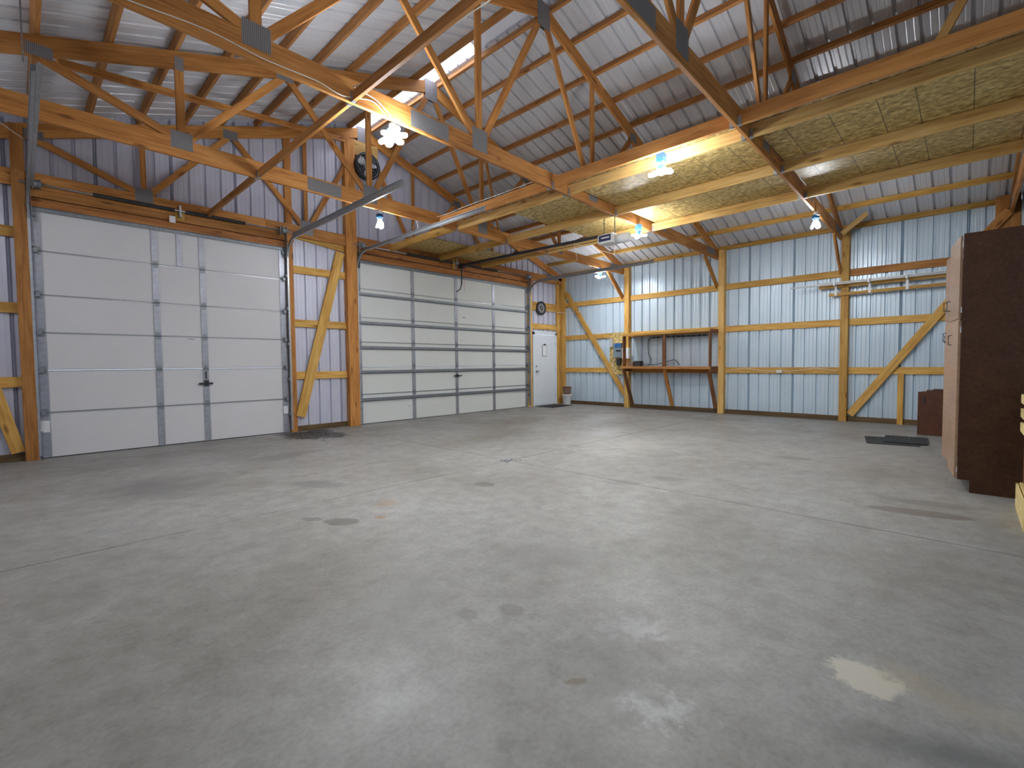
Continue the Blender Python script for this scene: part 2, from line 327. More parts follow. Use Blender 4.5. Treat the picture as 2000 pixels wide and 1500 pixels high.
class G:
    def __init__(s): s.v = []; s.f = []
    def add(s, vs, fs):
        n = len(s.v); s.v += [tuple(q) for q in vs]; s.f += [tuple(i+n for i in q) for q in fs]; return s
    def box(s, x0, x1, y0, y1, z0, z1):
        return s.add([(x0, y0, z0), (x1, y0, z0), (x1, y1, z0), (x0, y1, z0), (x0, y0, z1), (x1, y0, z1), (x1, y1, z1), (x0, y1, z1)],
                     [(3, 2, 1, 0), (4, 5, 6, 7), (0, 1, 5, 4), (1, 2, 6, 5), (2, 3, 7, 6), (3, 0, 4, 7)])
    def bar(s, p0, p1, w, h, up=(0, 0, 1)):
        mw, ln = frame(p0, p1, up); a, b, l = w/2, h/2, ln/2
        vs = [mw @ Vector(q) for q in [(-l, -a, -b), (l, -a, -b), (l, a, -b), (-l, a, -b), (-l, -a, b), (l, -a, b), (l, a, b), (-l, a, b)]]
        return s.add(vs, [(3, 2, 1, 0), (4, 5, 6, 7), (0, 1, 5, 4), (1, 2, 6, 5), (2, 3, 7, 6), (3, 0, 4, 7)])
    def tube(s, pts, r, n=8, radii=None):
        pts = [Vector(p) for p in pts]; rings = []
        for i, p in enumerate(pts):
            d = (pts[min(i+1, len(pts)-1)]-pts[max(i-1, 0)]).normalized()
            u = Vector((0, 0, 1)).cross(d)
            if u.length < 0.05: u = Vector((1, 0, 0)).cross(d)
            u.normalize(); w = d.cross(u); rr = radii[i] if radii else r
            rings.append([p+(u*math.cos(2*math.pi*k/n)+w*math.sin(2*math.pi*k/n))*rr for k in range(n)])
        vs = [q for rg in rings for q in rg]; fs = []
        for i in range(len(pts)-1):
            for k in range(n):
                fs.append((i*n+k, i*n+(k+1) % n, (i+1)*n+(k+1) % n, (i+1)*n+k))
        fs.append(tuple(reversed(range(n)))); fs.append(tuple((len(pts)-1)*n+k for k in range(n)))
        return s.add(vs, fs)
    def lathe(s, prof, c, axis='Z', n=20):
        c = Vector(c); vs = []; fs = []
        for r, h in prof:
            for k in range(n):
                a = 2*math.pi*k/n
                if axis == 'Z': q = Vector((r*math.cos(a), r*math.sin(a), h))
                elif axis == 'Y': q = Vector((r*math.cos(a), h, r*math.sin(a)))
                else: q = Vector((h, r*math.cos(a), r*math.sin(a)))
                vs.append(c+q)
        for i in range(len(prof)-1):
            for k in range(n):
                fs.append((i*n+k, i*n+(k+1) % n, (i+1)*n+(k+1) % n, (i+1)*n+k))
        fs.append(tuple(reversed(range(n)))); fs.append(tuple((len(prof)-1)*n+k for k in range(n)))
        return s.add(vs, fs)
    def sweep(s, pts, prof, up):
        """open profile (list of (a,b)) swept along pts; a along side, b along up-ish normal"""
        pts = [Vector(p) for p in pts]; side = Vector(up); n = len(prof); vs = []; fs = []
        for i, p in enumerate(pts):
            d = (pts[min(i+1, len(pts)-1)]-pts[max(i-1, 0)]).normalized(); nn = side.cross(d).normalized()
            vs += [p+side*a+nn*b for a, b in prof]
        for i in range(len(pts)-1):
            for k in range(n-1):
                fs.append((i*n+k, i*n+k+1, (i+1)*n+k+1, (i+1)*n+k))
        return s.add(vs, fs)
    def build(s, name, m, parent=None, origin=None, smooth=False, P=None):
        if origin is None:
            origin = [sum(q[i] for q in s.v)/len(s.v) for i in range(3)]
        o = Vector(origin); v = [tuple(Vector(q)-o) for q in s.v]
        mw = Matrix.Translation(o)
        if P is not None: mw = P @ mw
        ob = mesh_obj(name, v, s.f, m, parent, mw)
        if smooth:
            for p in ob.data.polygons:
                if len(p.vertices) == 4: p.use_smooth = True
        return ob
# ---------------------------------------------------------------- building numbers
XR, PITCH, ZT = -6.75, 0.33, 6.13           # ridge x, roof pitch, top of the top chords at the ridge
XL, YB = -13.5, -9.78                      # left wall, rear wall
def rz(x): return ZT-PITCH*abs(x-XR)
ZC = 3.69                                  # underside of bottom chords
RIB = 0.2286
# ---------------------------------------------------------------- floor
fl = G().box(XL-0.3, 0.3, YB-0.3, 0.3, -0.2, -0.02).build('floor', 'outside', None, (0, 0, 0))
tag(fl, 'grey stained concrete floor slab with control joints', None, None, 'structure')
def slab(x0, x1, y0, y1):
    c = 0.004
    v = [(x0, y0, -0.1), (x1, y0, -0.1), (x1, y1, -0.1), (x0, y1, -0.1), (x0, y0, -c), (x1, y0, -c), (x1, y1, -c), (x0, y1, -c),
         (x0+c, y0+c, 0), (x1-c, y0+c, 0), (x1-c, y1-c, 0), (x0+c, y1-c, 0)]
    f = [(0, 1, 5, 4), (1, 2, 6, 5), (2, 3, 7, 6), (3, 0, 4, 7), (4, 5, 9, 8), (5, 6, 10, 9), (6, 7, 11, 10), (7, 4, 8, 11), (8, 9, 10, 11)]
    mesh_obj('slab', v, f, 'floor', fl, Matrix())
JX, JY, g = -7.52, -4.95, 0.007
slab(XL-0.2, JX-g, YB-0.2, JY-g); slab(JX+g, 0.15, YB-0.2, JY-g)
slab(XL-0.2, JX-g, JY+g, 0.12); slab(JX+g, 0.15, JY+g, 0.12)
# ---------------------------------------------------------------- walls
def rib_profile(w0, w1, phase=0.0):
    """breakpoints (t, depth) of ribbed sheet between w0 and w1, ribs on a global grid"""
    pts = [(w0, 0)]
    k0 = int(math.floor((w0-phase)/RIB))-1; k1 = int(math.ceil((w1-phase)/RIB))+1
    for k in range(k0, k1+1):
        c = phase+k*RIB
        for d, z in [(-0.024, 0), (-0.013, 0.034), (0.013, 0.034), (0.024, 0)]: pts.append((c+d, z))
        for q in (1/3, 2/3):
            e = c+RIB*q
            for d, z in [(-0.010, 0), (0, 0.0035), (0.010, 0)]: pts.append((e+d, z))
    pts = sorted([p for p in pts if w0+1e-4 < p[0] < w1-1e-4 or p == (w0, 0)])
    pts.append((w1, 0))
    return pts
def wall_sheet(parent, m, w0, w1, zbot, ztop, place):
    """zbot/ztop functions of t; place(t, depth, z) -> xyz"""
    pr = rib_profile(w0, w1); gg = G(); vs = []; fs = []
    for t, d in pr:
        for q in range(2):
            vs.append(place(t, d, zbot(t) if q == 0 else ztop(t)))
    for i in range(len(pr)-1): fs.append((2*i, 2*i+2, 2*i+3, 2*i+1))
    gg.add(vs, fs).build('metal_sheet', m, parent)
SH = RIB*4
wb = tag(empty('wall_back', (XR, 0, 0)), 'gable end wall of ribbed metal sheets holding both overhead doors', None, None, 'structure')
DOORS = [(-11.64, -8.40, 3.40), (-6.94, -1.70, 3.40), (-1.44, -0.38, 2.16)]
def gable_runs(x0, x1):
    cuts = sorted(set([x0, x1]+[c for d in DOORS for c in d[:2] if x0 < c < x1]))
    return [(a, b) for a, b in zip(cuts, cuts[1:])]
k = math.floor(XL/SH); x = k*SH
while x < -0.001:
    for a, b in gable_runs(max(x, XL), min(x+SH, 0)):
        if b-a < 0.02: continue
        zb = -0.01
        for d0, d1, dz in DOORS:
            if d0-0.01 <= a and b <= d1+0.01: zb = dz
        wall_sheet(wb, 'sheet_b', a, b, lambda t: zb, lambda t: rz(t)+0.128, lambda t, d, z: (t, 0.003+d, z))
    x += SH
wr = tag(empty('wall_right', (0, YB/2, 0)), 'long side wall of pale blue-grey ribbed metal sheets', None, None, 'structure')
y = -SH
while y > YB-SH:
    wall_sheet(wr, 'sheet_r', max(y, YB), y+SH, lambda t: 0.03, lambda t: 4.04, lambda t, d, z: (0.003+d, t, z)); y -= SH
wl = tag(empty('wall_left', (XL, YB/2, 0)), 'left side wall of ribbed metal sheets', None, None, 'structure')
y = -SH
while y > YB-SH:
    wall_sheet(wl, 'sheet_b', max(y, YB), y+SH, lambda t: 0.03, lambda t: 4.04, lambda t, d, z: (XL-0.003-d, t, z)); y -= SH
wf = tag(empty('wall_front', (XR, YB, 0)), 'gable end wall behind the camera', None, None, 'structure')
x = k*SH
while x < -0.001:
    wall_sheet(wf, 'sheet_r', max(x, XL), min(x+SH, 0), lambda t: 0.03, lambda t: rz(t)+0.128, lambda t, d, z: (t, YB-0.003-d, z)); x += SH
# ---------------------------------------------------------------- roof
ce = tag(empty('ceiling', (XR, YB/2, 4)), 'underside of the ribbed metal roof with wooden purlins', None, None, 'structure')
cs = math.sqrt(1+PITCH*PITCH)
def roof_sheet(y0, y1, side):
    xr, xe = (XR+0.13, 0.25) if side > 0 else (XR-0.20, XL-0.25)
    pr = rib_profile(y0, y1); vs = []; fs = []
    for t, d in pr:
        for xx in (xr, xe): vs.append((xx, t, rz(xx)+0.104+d))
    for i in range(len(pr)-1): fs.append((2*i, 2*i+2, 2*i+3, 2*i+1))
    G().add(vs, fs).build('metal_sheet', 'sheet_c', ce)
y = -SH+0.1
while y > YB-SH:
    for sd in (1, -1): roof_sheet(y, min(y+SH, 0.1), sd)
    y -= SH
PX = [-6.57, -6.04, -5.46, -4.89, -4.31, -3.73, -3.15, -2.56, -1.98, -1.40, -0.72, -0.03]
PX += [-7.03, -7.63, -8.21, -8.79, -9.35, -9.88, -10.46, -11.05, -11.62, -12.2, -12.8, -13.45]
for px in PX:
    up = (PITCH if px > XR else -PITCH, 0, 1)
    zc = rz(px)+0.0495
    ends = [0.0, -4.93, YB]
    for a, b in zip(ends, ends[1:]):
        board('purlin', ce, (px, a-0.001, zc), (px, b+0.001, zc), 0.046, 0.097, 'girt' if px > -0.9 and px < 0 else 'purlin', up)
for a, b, m_, nm in ((0.1, -3.45, 'vent', 'ridge_vent'), (-3.45, YB-0.1, 'sheet_c', 'ridge_cap')):
    zz = ZT+0.14
    vs = []
    n = 24 if nm == 'ridge_vent' else 2
    for i in range(n+1):
        yy = a+(b-a)*i/n; dz = 0.006*math.sin(i*2.4) if n > 2 else 0
        vs += [(XR-0.42, yy, zz-0.42*PITCH+0.01), (XR, yy, zz+0.01+dz), (XR+0.38, yy, zz-0.38*PITCH+0.01)]
    fs = [(3*i+q, 3*i+q+1, 3*i+q+4, 3*i+q+3) for i in range(n) for q in (0, 1)]
    G().add(vs, fs).build(nm, m_, ce)
# ---------------------------------------------------------------- framing of the long wall
PY = [-0.07, -2.34, -4.895, -7.345, -9.71]
GT = (1.11, 2.10, 3.106)
for i, y in enumerate(PY):
    top = rz(-0.07)-0.01
    board('post', wr, (-0.07, y, 0.0), (-0.07, y, top), 0.14, 0.135, 'girt' if i != 2 else 'joist', (0, 1, 0))
for i in range(4):
    a, b = PY[i]-0.069, PY[i+1]+0.069
    for j, zt in enumerate(GT):
        board('girt', wr, (-0.02, a, zt-0.07), (-0.02, b, zt-0.07), 0.038, 0.14, 'truss' if (i, j) in ((3, 2),) else 'girt')
    board('splash_board', wr, (-0.02, a, 0.05), (-0.02, b, 0.05), 0.038, 0.10, 'treated')
def flatbrace(name, parent, p0, p1, m, h=0.14, w=0.038):
    d = (Vector(p1)-Vector(p0))
    nrm = Vector((1, 0, 0)) if abs(d.x) < abs(d.y) else Vector((0, 1, 0))
    up = nrm.cross(d).normalized()
    return board(name, parent, p0, p1, w, h, m, up)
flatbrace('brace', wr, (-0.062, -0.20, 3.42), (-0.062, -2.26, 0.34), 'girt')
flatbrace('brace', wr, (-0.062, -7.46, 0.14), (-0.062, -9.40, 3.02), 'girt')
board('stub_post', wr, (-0.062, -8.26, 0.0), (-0.062, -8.26, 1.0), 0.038, 0.09, 'girt', (0, 1, 0))
board('corner_board', wr, (-0.155, -9.62, 3.35), (-0.155, -9.62, 4.02), 0.03, 0.30, 'truss', (0, 1, 0))
flatbrace('corner_brace', wr, (-0.20, -9.30, 3.32), (-0.20, -9.64, 3.75), 'truss')
# ---------------------------------------------------------------- framing of the gable wall
def gpost(x0, x1, z1, m='header', y0=-0.14, y1=-0.005):
    board('post', wb, ((x0+x1)/2, (y0+y1)/2, 0), ((x0+x1)/2, (y0+y1)/2, z1), x1-x0, y1-y0, m, (0, 1, 0))
gpost(-11.83, -11.70, rz(-11.8)-0.02, 'truss')
gpost(-8.34, -8.22, rz(-8.28)-0.02, 'truss', -0.055)
gpost(-7.20, -6.975, rz(-7.1)-0.22, 'truss')
gpost(-1.675, -1.49, 3.45, 'joist', -0.06)
for (a, b) in ((XL+0.1, -11.83), (-8.22, -7.20)):
    for zt in GT:
        board('girt', wb, (a, -0.022, zt-0.05), (b, -0.022, zt-0.05), 0.038, 0.14, 'girt')
    board('splash_board', wb, (a, -0.022, 0.05), (b, -0.022, 0.05), 0.038, 0.10, 'treated')
board('girt', wb, (-8.22, -0.022, 3.72), (-7.20, -0.022, 3.60), 0.038, 0.15, 'girt')
board('girt', wb, (-1.49, -0.022, 2.93), (-0.15, -0.022, 2.93), 0.038, 0.24, 'girt')
board('girt', wb, (-1.49, -0.022, 2.34), (-0.15, -0.022, 2.34), 0.038, 0.16, 'girt')
board('post', wb, (-0.27, -0.03, 0), (-0.27, -0.03, 3.9), 0.13, 0.05, 'girt', (0, 1, 0))
flatbrace('brace', wb, (-7.30, -0.062, 3.50), (-8.17, -0.062, 0.28), 'girt', 0.18)
flatbrace('brace', wb, (-12.30, -0.062, 1.9), (-11.89, -0.062, 0.12), 'girt')
def header(x0, x1, z0, z1, y, m='header'):
    board('header', wb, (x0, y, (z0+z1)/2), (x1, y, (z0+z1)/2), 0.038, z1-z0, m)
header(-11.70, -8.34, 3.42, 3.535, -0.07); header(-11.83, -8.22, 3.545, 3.65, -0.085, 'truss')
header(-6.975, -1.49, 3.43, 3.56, -0.045); header(-6.975, -1.49, 3.57, 3.68, -0.095); header(-7.1, -1.49, 3.69, 3.87, -0.1)
board('blocking', wb, (-9.99, -0.11, 3.56), (-9.99, -0.11, 3.74), 0.12, 0.03, 'girt', (0, 1, 0))
board('blocking', wb, (-4.42, -0.13, 3.56), (-4.42, -0.13, 3.80), 0.12, 0.03, 'girt', (0, 1, 0))
# ---------------------------------------------------------------- roof trusses
def truss(y0, skew, label, m='truss', gable=False, knees=True, chord_h=0.215):
    rt = empty('roof_truss', (0, y0, ZC), math.atan(skew), label, 'truss')
    P = Matrix.Translation((0, y0, 0)) @ Matrix.Rotation(math.atan(skew), 4, 'Z')
    TH = 0.19
    xa, xb = (XL+0.15, -0.15)
    zb = ZC+chord_h/2
    if gable: zb = 3.76
    # bottom chord in two spliced lengths
    board('bottom_chord', rt, (xa, 0, zb), (-8.70, 0, zb), 0.038, chord_h, m, P=P)
    board('bottom_chord', rt, (-8.699, 0, zb), (xb, 0, zb), 0.038, chord_h, m, P=P)
    for s in (-1, 1):
        xe = XL+0.02 if s < 0 else -0.02
        zc = lambda x: rz(x)-0.5*TH*cs-0.004
        up = (PITCH*s, 0, 1)
        board('top_chord', rt, (XR+s*0.001, 0, zc(XR)), (xe, 0, zc(xe)), 0.038, TH, m, up, P=P)
    zt = lambda x: rz(x)-TH*cs-0.01
    zbt = zb+chord_h/2+0.005
    J = {'A': -10.43, 'B': -7.97, 'C': -5.55, 'D': -3.08}
    S1, S2 = -9.22, -4.28
    webs = []
    for j, (l_, r_) in {'A': (-11.6, S1), 'B': (S1, XR), 'C': (XR, S2), 'D': (S2, -1.95)}.items():
        x = J[j]
        webs.append((x, x, True)); webs.append((x-0.06, l_+(0.05 if l_ != -11.6 else 0), False)); webs.append((x+0.06, r_-0.05, False))
    for (x0, x1, vert) in webs:
        z0, z1 = zbt, zt(x1)
        if vert:
            board('web', rt, (x0, 0, z0-0.02), (x1, 0, z1+0.03), 0.089 if not gable else 0.07, 0.035, m, (0, 1, 0), P=P)
        else:
            if gable and (x1 < -11 or x1 > -2.5): pass
            d = Vector((x1-x0, 0, z1-z0)).normalized()
            p0 = Vector((x0, 0, z0))-d*0.03; p1 = Vector((x1, 0, z1))+d*0.04
            board('web', rt, p0, p1, 0.035, 0.089, m, Vector((0, 1, 0)).cross(d), P=P)
    def gp(x, z, w, h):
        for s in (-1, 1):
            G().box(x-w/2, x+w/2, s*0.0195, s*0.0215, z-h/2, z+h/2).build('gusset_plate', 'plate', rt, P=P)
    gp(J['B'], zbt-0.02, 0.24, 0.26); gp(J['C'], zbt-0.02, 0.24, 0.26)
    gp(J['A'], zbt-0.02, 0.22, 0.2); gp(J['D'], zbt-0.02, 0.22, 0.2)
    if not gable: gp(-8.70, zb, 0.50, 0.17)
    gp(XR, rz(XR)-0.17, 0.26, 0.34)
    for x in (S1, S2): gp(x, zt(x)+0.05, 0.22, 0.15)
    for x in (J['A'], J['D']): gp(x, zt(x)+0.06, 0.09, 0.15)
    for x in (-11.6, -1.9): gp(x, zt(x)+0.05, 0.2, 0.12)
    for s, x in ((-1, -12.9), (1, -0.6)): gp(x, 3.83, 0.5, 0.14)
    if knees:
        for s in (1, -1):
            f = lambda x: x if s > 0 else 2*XR-x
            flatbrace('knee_brace', rt, P @ Vector((f(-0.95), 0.0, ZC-0.0)), P @ Vector((f(-0.165), 0.0, 3.05)), 'truss', 0.14, 0.034)
    return rt
truss(-0.075, 0.0, 'gable end truss flat against the door wall above both overhead doors', 'truss', True, False)
truss(-2.24, 0.022, 'second roof truss out from the door wall, behind the bright hanging lamps')
truss(-4.80, 0.018, 'third roof truss out from the door wall, crossing mid-picture with white cable along it')
truss(-7.27, 0.018, 'nearest roof truss to the camera, its bottom chord cutting across the strand board loft')
truss(-9.66, 0.0, 'truss over the near end wall, only its heel showing above the brown cabinet', knees=False)
# ---------------------------------------------------------------- ceiling joists hung between the trusses
def ty(n, x):
    return {0: -0.10, 1: -2.24+0.022*x, 2: -4.80+0.018*x, 3: -7.27+0.018*x, 4: -9.66}[n]
def joist(x, bay, label, h=0.14, m='joist', group='joists hung between the trusses', z0=ZC, hang=True):
    a, b = ty(bay, x)-0.021, ty(bay+1, x)+0.021
    o = empty('ceiling_joist', (x, (a+b)/2, z0), 0, label, 'joist', group)
    board('beam', o, (x, a, z0+h/2), (x, b, z0+h/2), 0.038, h, m)
    if hang:
        for yy, s in ((a, -1), (b, 1)):
            if abs(yy) < 0.2: continue
            gg = G().box(x-0.023, x+0.023, min(yy, yy+s*0.04), max(yy, yy+s*0.04), z0-0.003, z0-0.001)
            gg.box(x-0.023, x-0.0195, min(yy, yy+s*0.04), max(yy, yy+s*0.04), z0-0.003, z0+0.09)
            gg.box(x+0.0195, x+0.023, min(yy, yy+s*0.04), max(yy, yy+s*0.04), z0-0.003, z0+0.09)
            gg.build('joist_hanger', 'galv', o)
bays = ['in the bay against the door wall', 'in the second bay', 'in the third bay', 'in the bay nearest the camera']
JL = [(-9.60, 'joist piece left of the ridge, far from the loft,', (0, 1, 2, 3), 0.09, 'truss'),
      (-6.58, 'bare joist just left of the strand board loft', (1, 2, 3), 0.15, 'truss'),
      (-6.20, 'joist under the left edge of the loft', (0, 1, 2, 3), 0.14, 'joist'),
      (-4.88, 'joist under the middle of the loft', (0, 1, 2, 3), 0.14, 'joist'),
      (-3.56, 'joist under the wall side edge of the loft', (0, 1, 2, 3), 0.14, 'joist')]
for x, txt, bl, h, m_ in JL:
    for b in bl:
        mm = m_ if b > 1 or m_ == 'truss' else ('joist' if b == 1 else 'girt')
        joist(x, b, txt.rstrip(',')+' '+bays[b] if not txt.endswith(',') else 'lone '+txt.split(',')[0]+' '+bays[b], h, mm)
# ---------------------------------------------------------------- loft decking
def osb_panel(x0, x1, y0, y1, label, z=3.836):
    o = G().box(x0, x1, y0, y1, z, z+0.011).build('strand_board_panel', 'osb', None)
    tag(o, label, 'panel', 'strand board decking of the loft')
for b, (ya, yb) in enumerate(((-3.48, None), (None, None), (None, None)), start=1):
    xs = [(-6.22, -4.89), (-4.87, -3.54)]
    for q, (x0, x1) in enumerate(xs):
        a = -3.48 if b == 1 else ty(b, -6.2)-0.035
        e = ty(b+1, -3.5)+0.04+(0.0)
        e = ty(b+1, -4.9)+0.06 if b+1 < 4 else -9.63
        nm = ['ridge side', 'wall side'][q]
        if b >= 1:
            mid = a-1.22
            lab = 'strand board panel, %s of loft, ' % nm
            bl = {1: 'at its far end near the opener', 2: 'in its middle bay', 3: 'in the bay closest to the camera'}[b]
            if b == 3:
                mid = (a+e)/2
                osb_panel(x0, x1, mid+0.002, a, lab+'just past the nearest truss'); osb_panel(x0, x1, e, mid-0.002, lab+'against the near end wall')
            else:
                osb_panel(x0, x1, e, a, lab+bl)
osb_panel(-6.05, -3.3, -1.22, -0.14, 'small strand board shelf above the wide overhead door header')
# diagonal roof braces
o = empty('roof_brace', (-5.0, -8.8, 3.9), 0, 'diagonal two-by-four rising from the loft joist to the roof, nearest the camera', 'brace')
flatbrace('beam', o, (-4.97, -9.28, 5.38), (-4.97, -8.52, 3.86), 'joist', 0.089)
o = empty('roof_brace', (-0.9, -7.2, 4.0), 0, 'short diagonal prop from the nearest truss heel to the eave purlin', 'brace')
flatbrace('beam', o, (-0.62, -7.36, 3.72), (-0.62, -7.75, 4.03), 'joist', 0.089)
o = empty('roof_brace', (-6.9, -1.2, 4.0), 0, 'long diagonal brace under the roof to the right of the exhaust fan', 'brace')
flatbrace('beam', o, (-5.4, -2.30, 5.33), (-2.9, -0.20, 4.52), 'truss', 0.07)
o = empty('roof_brace', (-11, -1.2, 4.2), 0, 'slender brace crossing under the roof at the upper left', 'brace')
board('beam', o, (-11.45, -2.20, 4.46), (-7.2, -0.16, 5.72), 0.038, 0.085, 'truss')
# ---------------------------------------------------------------- overhead doors
def hinge(parent, x, z, w=0.07):
    gg = G().box(x-w/2, x+w/2, -0.052, -0.046, z-0.055, z+0.055)
    gg.tube([(x-w/2-0.01, -0.058, z), (x+w/2+0.01, -0.058, z)], 0.010, 6)
    return gg.build('hinge', 'galvd', parent)
def track_set(parent, x, side, ztop=3.55, yend=-3.95):
    """C track: vertical leg, curve, horizontal leg; side=+1 opens towards +x"""
    rr = 0.38; pts = [(x, -0.11, 0.05), (x, -0.11, ztop-rr-0.08)]
    for i in range(1, 9):
        a = i/8*math.pi/2
        pts.append((x, -0.11-rr*(1-math.cos(a)), ztop-rr+rr*math.sin(a)))
    pts.append((x, yend, ztop+0.0))
    s = side
    prof = [(0.0*s, 0.024), (-0.028*s, 0.024), (-0.028*s, -0.030), (0.0*s, -0.030), (0.006*s, -0.022)]
    G().sweep(pts, prof, (1, 0, 0)).build('track', 'galv', parent)
    xx = x-0.031*s
    # angle iron along the horizontal leg
    gg = G(); gg.bar((xx, -0.42, ztop+0.01), (xx, yend, ztop+0.01), 0.003, 0.075); gg.bar((xx-0.018*s, -0.42, ztop+0.048), (xx-0.018*s, yend, ztop+0.048), 0.038, 0.003)
    gg.build('track_angle', 'galv', parent)
    # flag bracket and wall brackets
    gg = G().box(min(x-0.04*s, x-0.043*s), max(x-0.04*s, x-0.043*s), -0.20, -0.03, ztop-0.32, ztop+0.10)
    gg.build('flag_bracket', 'galv', parent)
    for z in (0.35, 1.0, 1.65, 2.3, 2.9):
        G().box(min(x-0.05*s, x-0.03*s), max(x-0.05*s, x-0.03*s), -0.13, -0.03, z-0.025, z+0.025).build('track_bracket', 'galvd', parent)
def strap(parent, p0, p1, m='galvd', w=0.03):
    mw, ln = frame(p0, p1, (1, 0, 0)); gg = G(); n = max(3, int(ln/0.045))
    P0, P1 = Vector(p0), Vector(p1)
    up = (P1-P0).cross(Vector((0.3, 1, 0.1))).normalized()
    side = (P1-P0).cross(up).normalized()
    for sgn in (-1, 1): gg.bar(P0+side*sgn*w*0.36, P1+side*sgn*w*0.36, 0.003, w*0.28, side)
    for i in range(n+1):
        c = P0.lerp(P1, (i+0.5)/(n+1)); d = (P1-P0).normalized()*0.008
        gg.bar(c-d, c+d, 0.003, w*0.9, side)
    return gg.build('hanger_strap', m, parent)
HS = [0.0, 0.63, 1.215, 1.73, 2.245, 2.84, 3.42]
def overhead_door(name, x0, x1, stiles, short, backing, struts, label):
    d = empty(name, ((x0+x1)/2, -0.03, 0), 0, label, None, None, 'structure')
    for a, b in zip(HS, HS[1:]):
        sec = G()
        sec.box(x0, x1, -0.034, 0.0, a+0.0005, b-0.0005)
        so = sec.build('section', backing, d)
        # rolled steel lips at top and bottom of each section
        lip = G().box(x0, x1, -0.040, -0.034, b-0.012, b-0.001)
        lip.build('section_lip', 'galv' , so)
        if a > 0: G().box(x0, x1, -0.042, -0.034, a+0.003, a+0.009).build('section_lip', 'galvd', so)
    for xs, w in [(x0+0.045, 0.09), (x1-0.045, 0.09)]+[(q, 0.085) for q in stiles]:
        for a, b in zip(HS, HS[1:]):
            gg = G().box(xs-w/2, xs+w/2, -0.047, -0.035, a+0.010, b-0.010)
            gg.box(xs-0.008, xs-0.004, -0.050, -0.047, (a+b)/2, (a+b)/2+0.012)
            gg.build('stile', 'stile', d)
        for z in HS[1:-1]: hinge(d, xs, z, 0.06)
    for xs in short:
        G().box(xs-0.04, xs+0.04, -0.047, -0.035, HS[5]+0.01, HS[6]-0.01).build('stile', 'stile', d)
    for z in HS[1:]:
        for xs, s in ((x0, -1), (x1, 1)):
            zz = z if z < 3.4 else 3.32
            gg = G().tube([(xs, -0.085, zz), (xs+s*0.09, -0.085, zz)], 0.006, 6); gg.lathe([(0.012, -0.012), (0.022, -0.010), (0.022, 0.010), (0.012, 0.012)], (xs+s*0.055, -0.085, zz), 'X', 12)
            gg.box(xs-0.045*(s > 0)-0.0, xs+0.045*(s < 0), -0.095, -0.047, zz-0.03, zz+0.03)
            gg.build('roller', 'galvd', d)
    if struts:
        for z in HS[1:-1]:
            zz = z-0.115
            gg = G(); gg.box(x0-0.01, x1+0.01, -0.055, -0.048, zz-0.034, zz+0.034)
            gg.box(x0-0.01, x1+0.01, -0.085, -0.055, zz-0.020, zz-0.016); gg.box(x0-0.01, x1+0.01, -0.085, -0.055, zz+0.016, zz+0.020); gg.box(x0-0.01, x1+0.01, -0.088, -0.085, zz-0.020, zz+0.020)
            gg.build('strut', 'galvd', d)
    gg = G().box(x0-0.01, x1+0.01, -0.070, -0.048, 3.365, 3.372); gg.box(x0-0.01, x1+0.01, -0.052, -0.048, 3.37, 3.42); gg.box(x0-0.01, x1+0.01, -0.085, -0.048, 3.418, 3.422)
    gg.build('top_strut', 'galvd', d)
    G().box(x0, x1, -0.04, 0.0, -0.001, 0.012).build('bottom_seal', 'rubber', d)
    # springs and shaft
    zs, ys = 3.70, -0.17
    G().tube([(x0-0.10, ys, zs), (x1+0.10, ys, zs)], 0.0127, 10).build('shaft', 'galv', d, smooth=True)
    return d
def spring(parent, xa, xb, zs=3.70, ys=-0.17):
    n = int((xb-xa)/0.012); gg = G(); vs = []
    pr = []
    for i in range(n+1): pr.append((0.030 if i % 2 else 0.0265, xa+(xb-xa)*i/n-xa))
    gg.lathe(pr, (xa, ys, zs), 'X', 12); gg.build('torsion_spring', 'black', parent)
def drum(parent, x, zs=3.70, ys=-0.17):
    G().lathe([(0.03, -0.05), (0.075, -0.045), (0.078, -0.035), (0.055, -0.025), (0.055, 0.03), (0.075, 0.04), (0.03, 0.05)], (x, ys, zs), 'X', 16).build('cable_drum', 'galvd', parent, smooth=True)
    G().box(x-0.075, x-0.070, ys-0.06, -0.03, zs-0.09, zs+0.06).build('end_bracket', 'galv', parent)
d1 = overhead_door('door_1', -11.66, -8.385, (-10.32, -9.69), (-10.0,), 'backing', False, 'narrower white sectional overhead door on the left')
track_set(d1, -11.70, -1); track_set(d1, -8.335, 1)
spring(d1, -11.03, -10.07); spring(d1, -9.92, -9.06); drum(d1, -11.60); drum(d1, -8.42)
G().box(-10.01, -9.98, -0.20, -0.12, 3.60, 3.78).build('center_bracket', 'galv', d1)
G().box(-10.14, -10.06, -0.175, -0.170, 3.50, 3.60).build('warning_tag', 'paper', d1)
gg = G().box(-9.80, -9.60, -0.072, -0.05, 0.95, 0.98); gg.box(-9.72, -9.66, -0.065, -0.05, 0.92, 1.02); gg.box(-9.70, -9.685, -0.068, -0.05, 1.04, 1.16)
gg.build('slide_lock', 'black', d1)
G().box(-9.92, -9.83, -0.0355, -0.0345, 1.69, 1.70).build('door_marking', 'galvd', d1)
G().box(-11.67, -11.58, -0.049, -0.047, 0.36, 0.52).build('door_decal', 'paper', d1)
G().box(-8.47, -8.39, -0.049, -0.047, 0.36, 0.50).build('door_decal', 'paper', d1)
d2 = overhead_door('door_2', -6.955, -1.69, (-5.58, -4.31, -3.03), (), 'backing2', True, 'wide white sectional overhead door with grey struts at the centre')
track_set(d2, -6.985, -1); track_set(d2, -1.64, 1)
spring(d2, -5.80, -4.50); spring(d2, -4.30, -3.0); drum(d2, -6.88); drum(d2, -1.76)
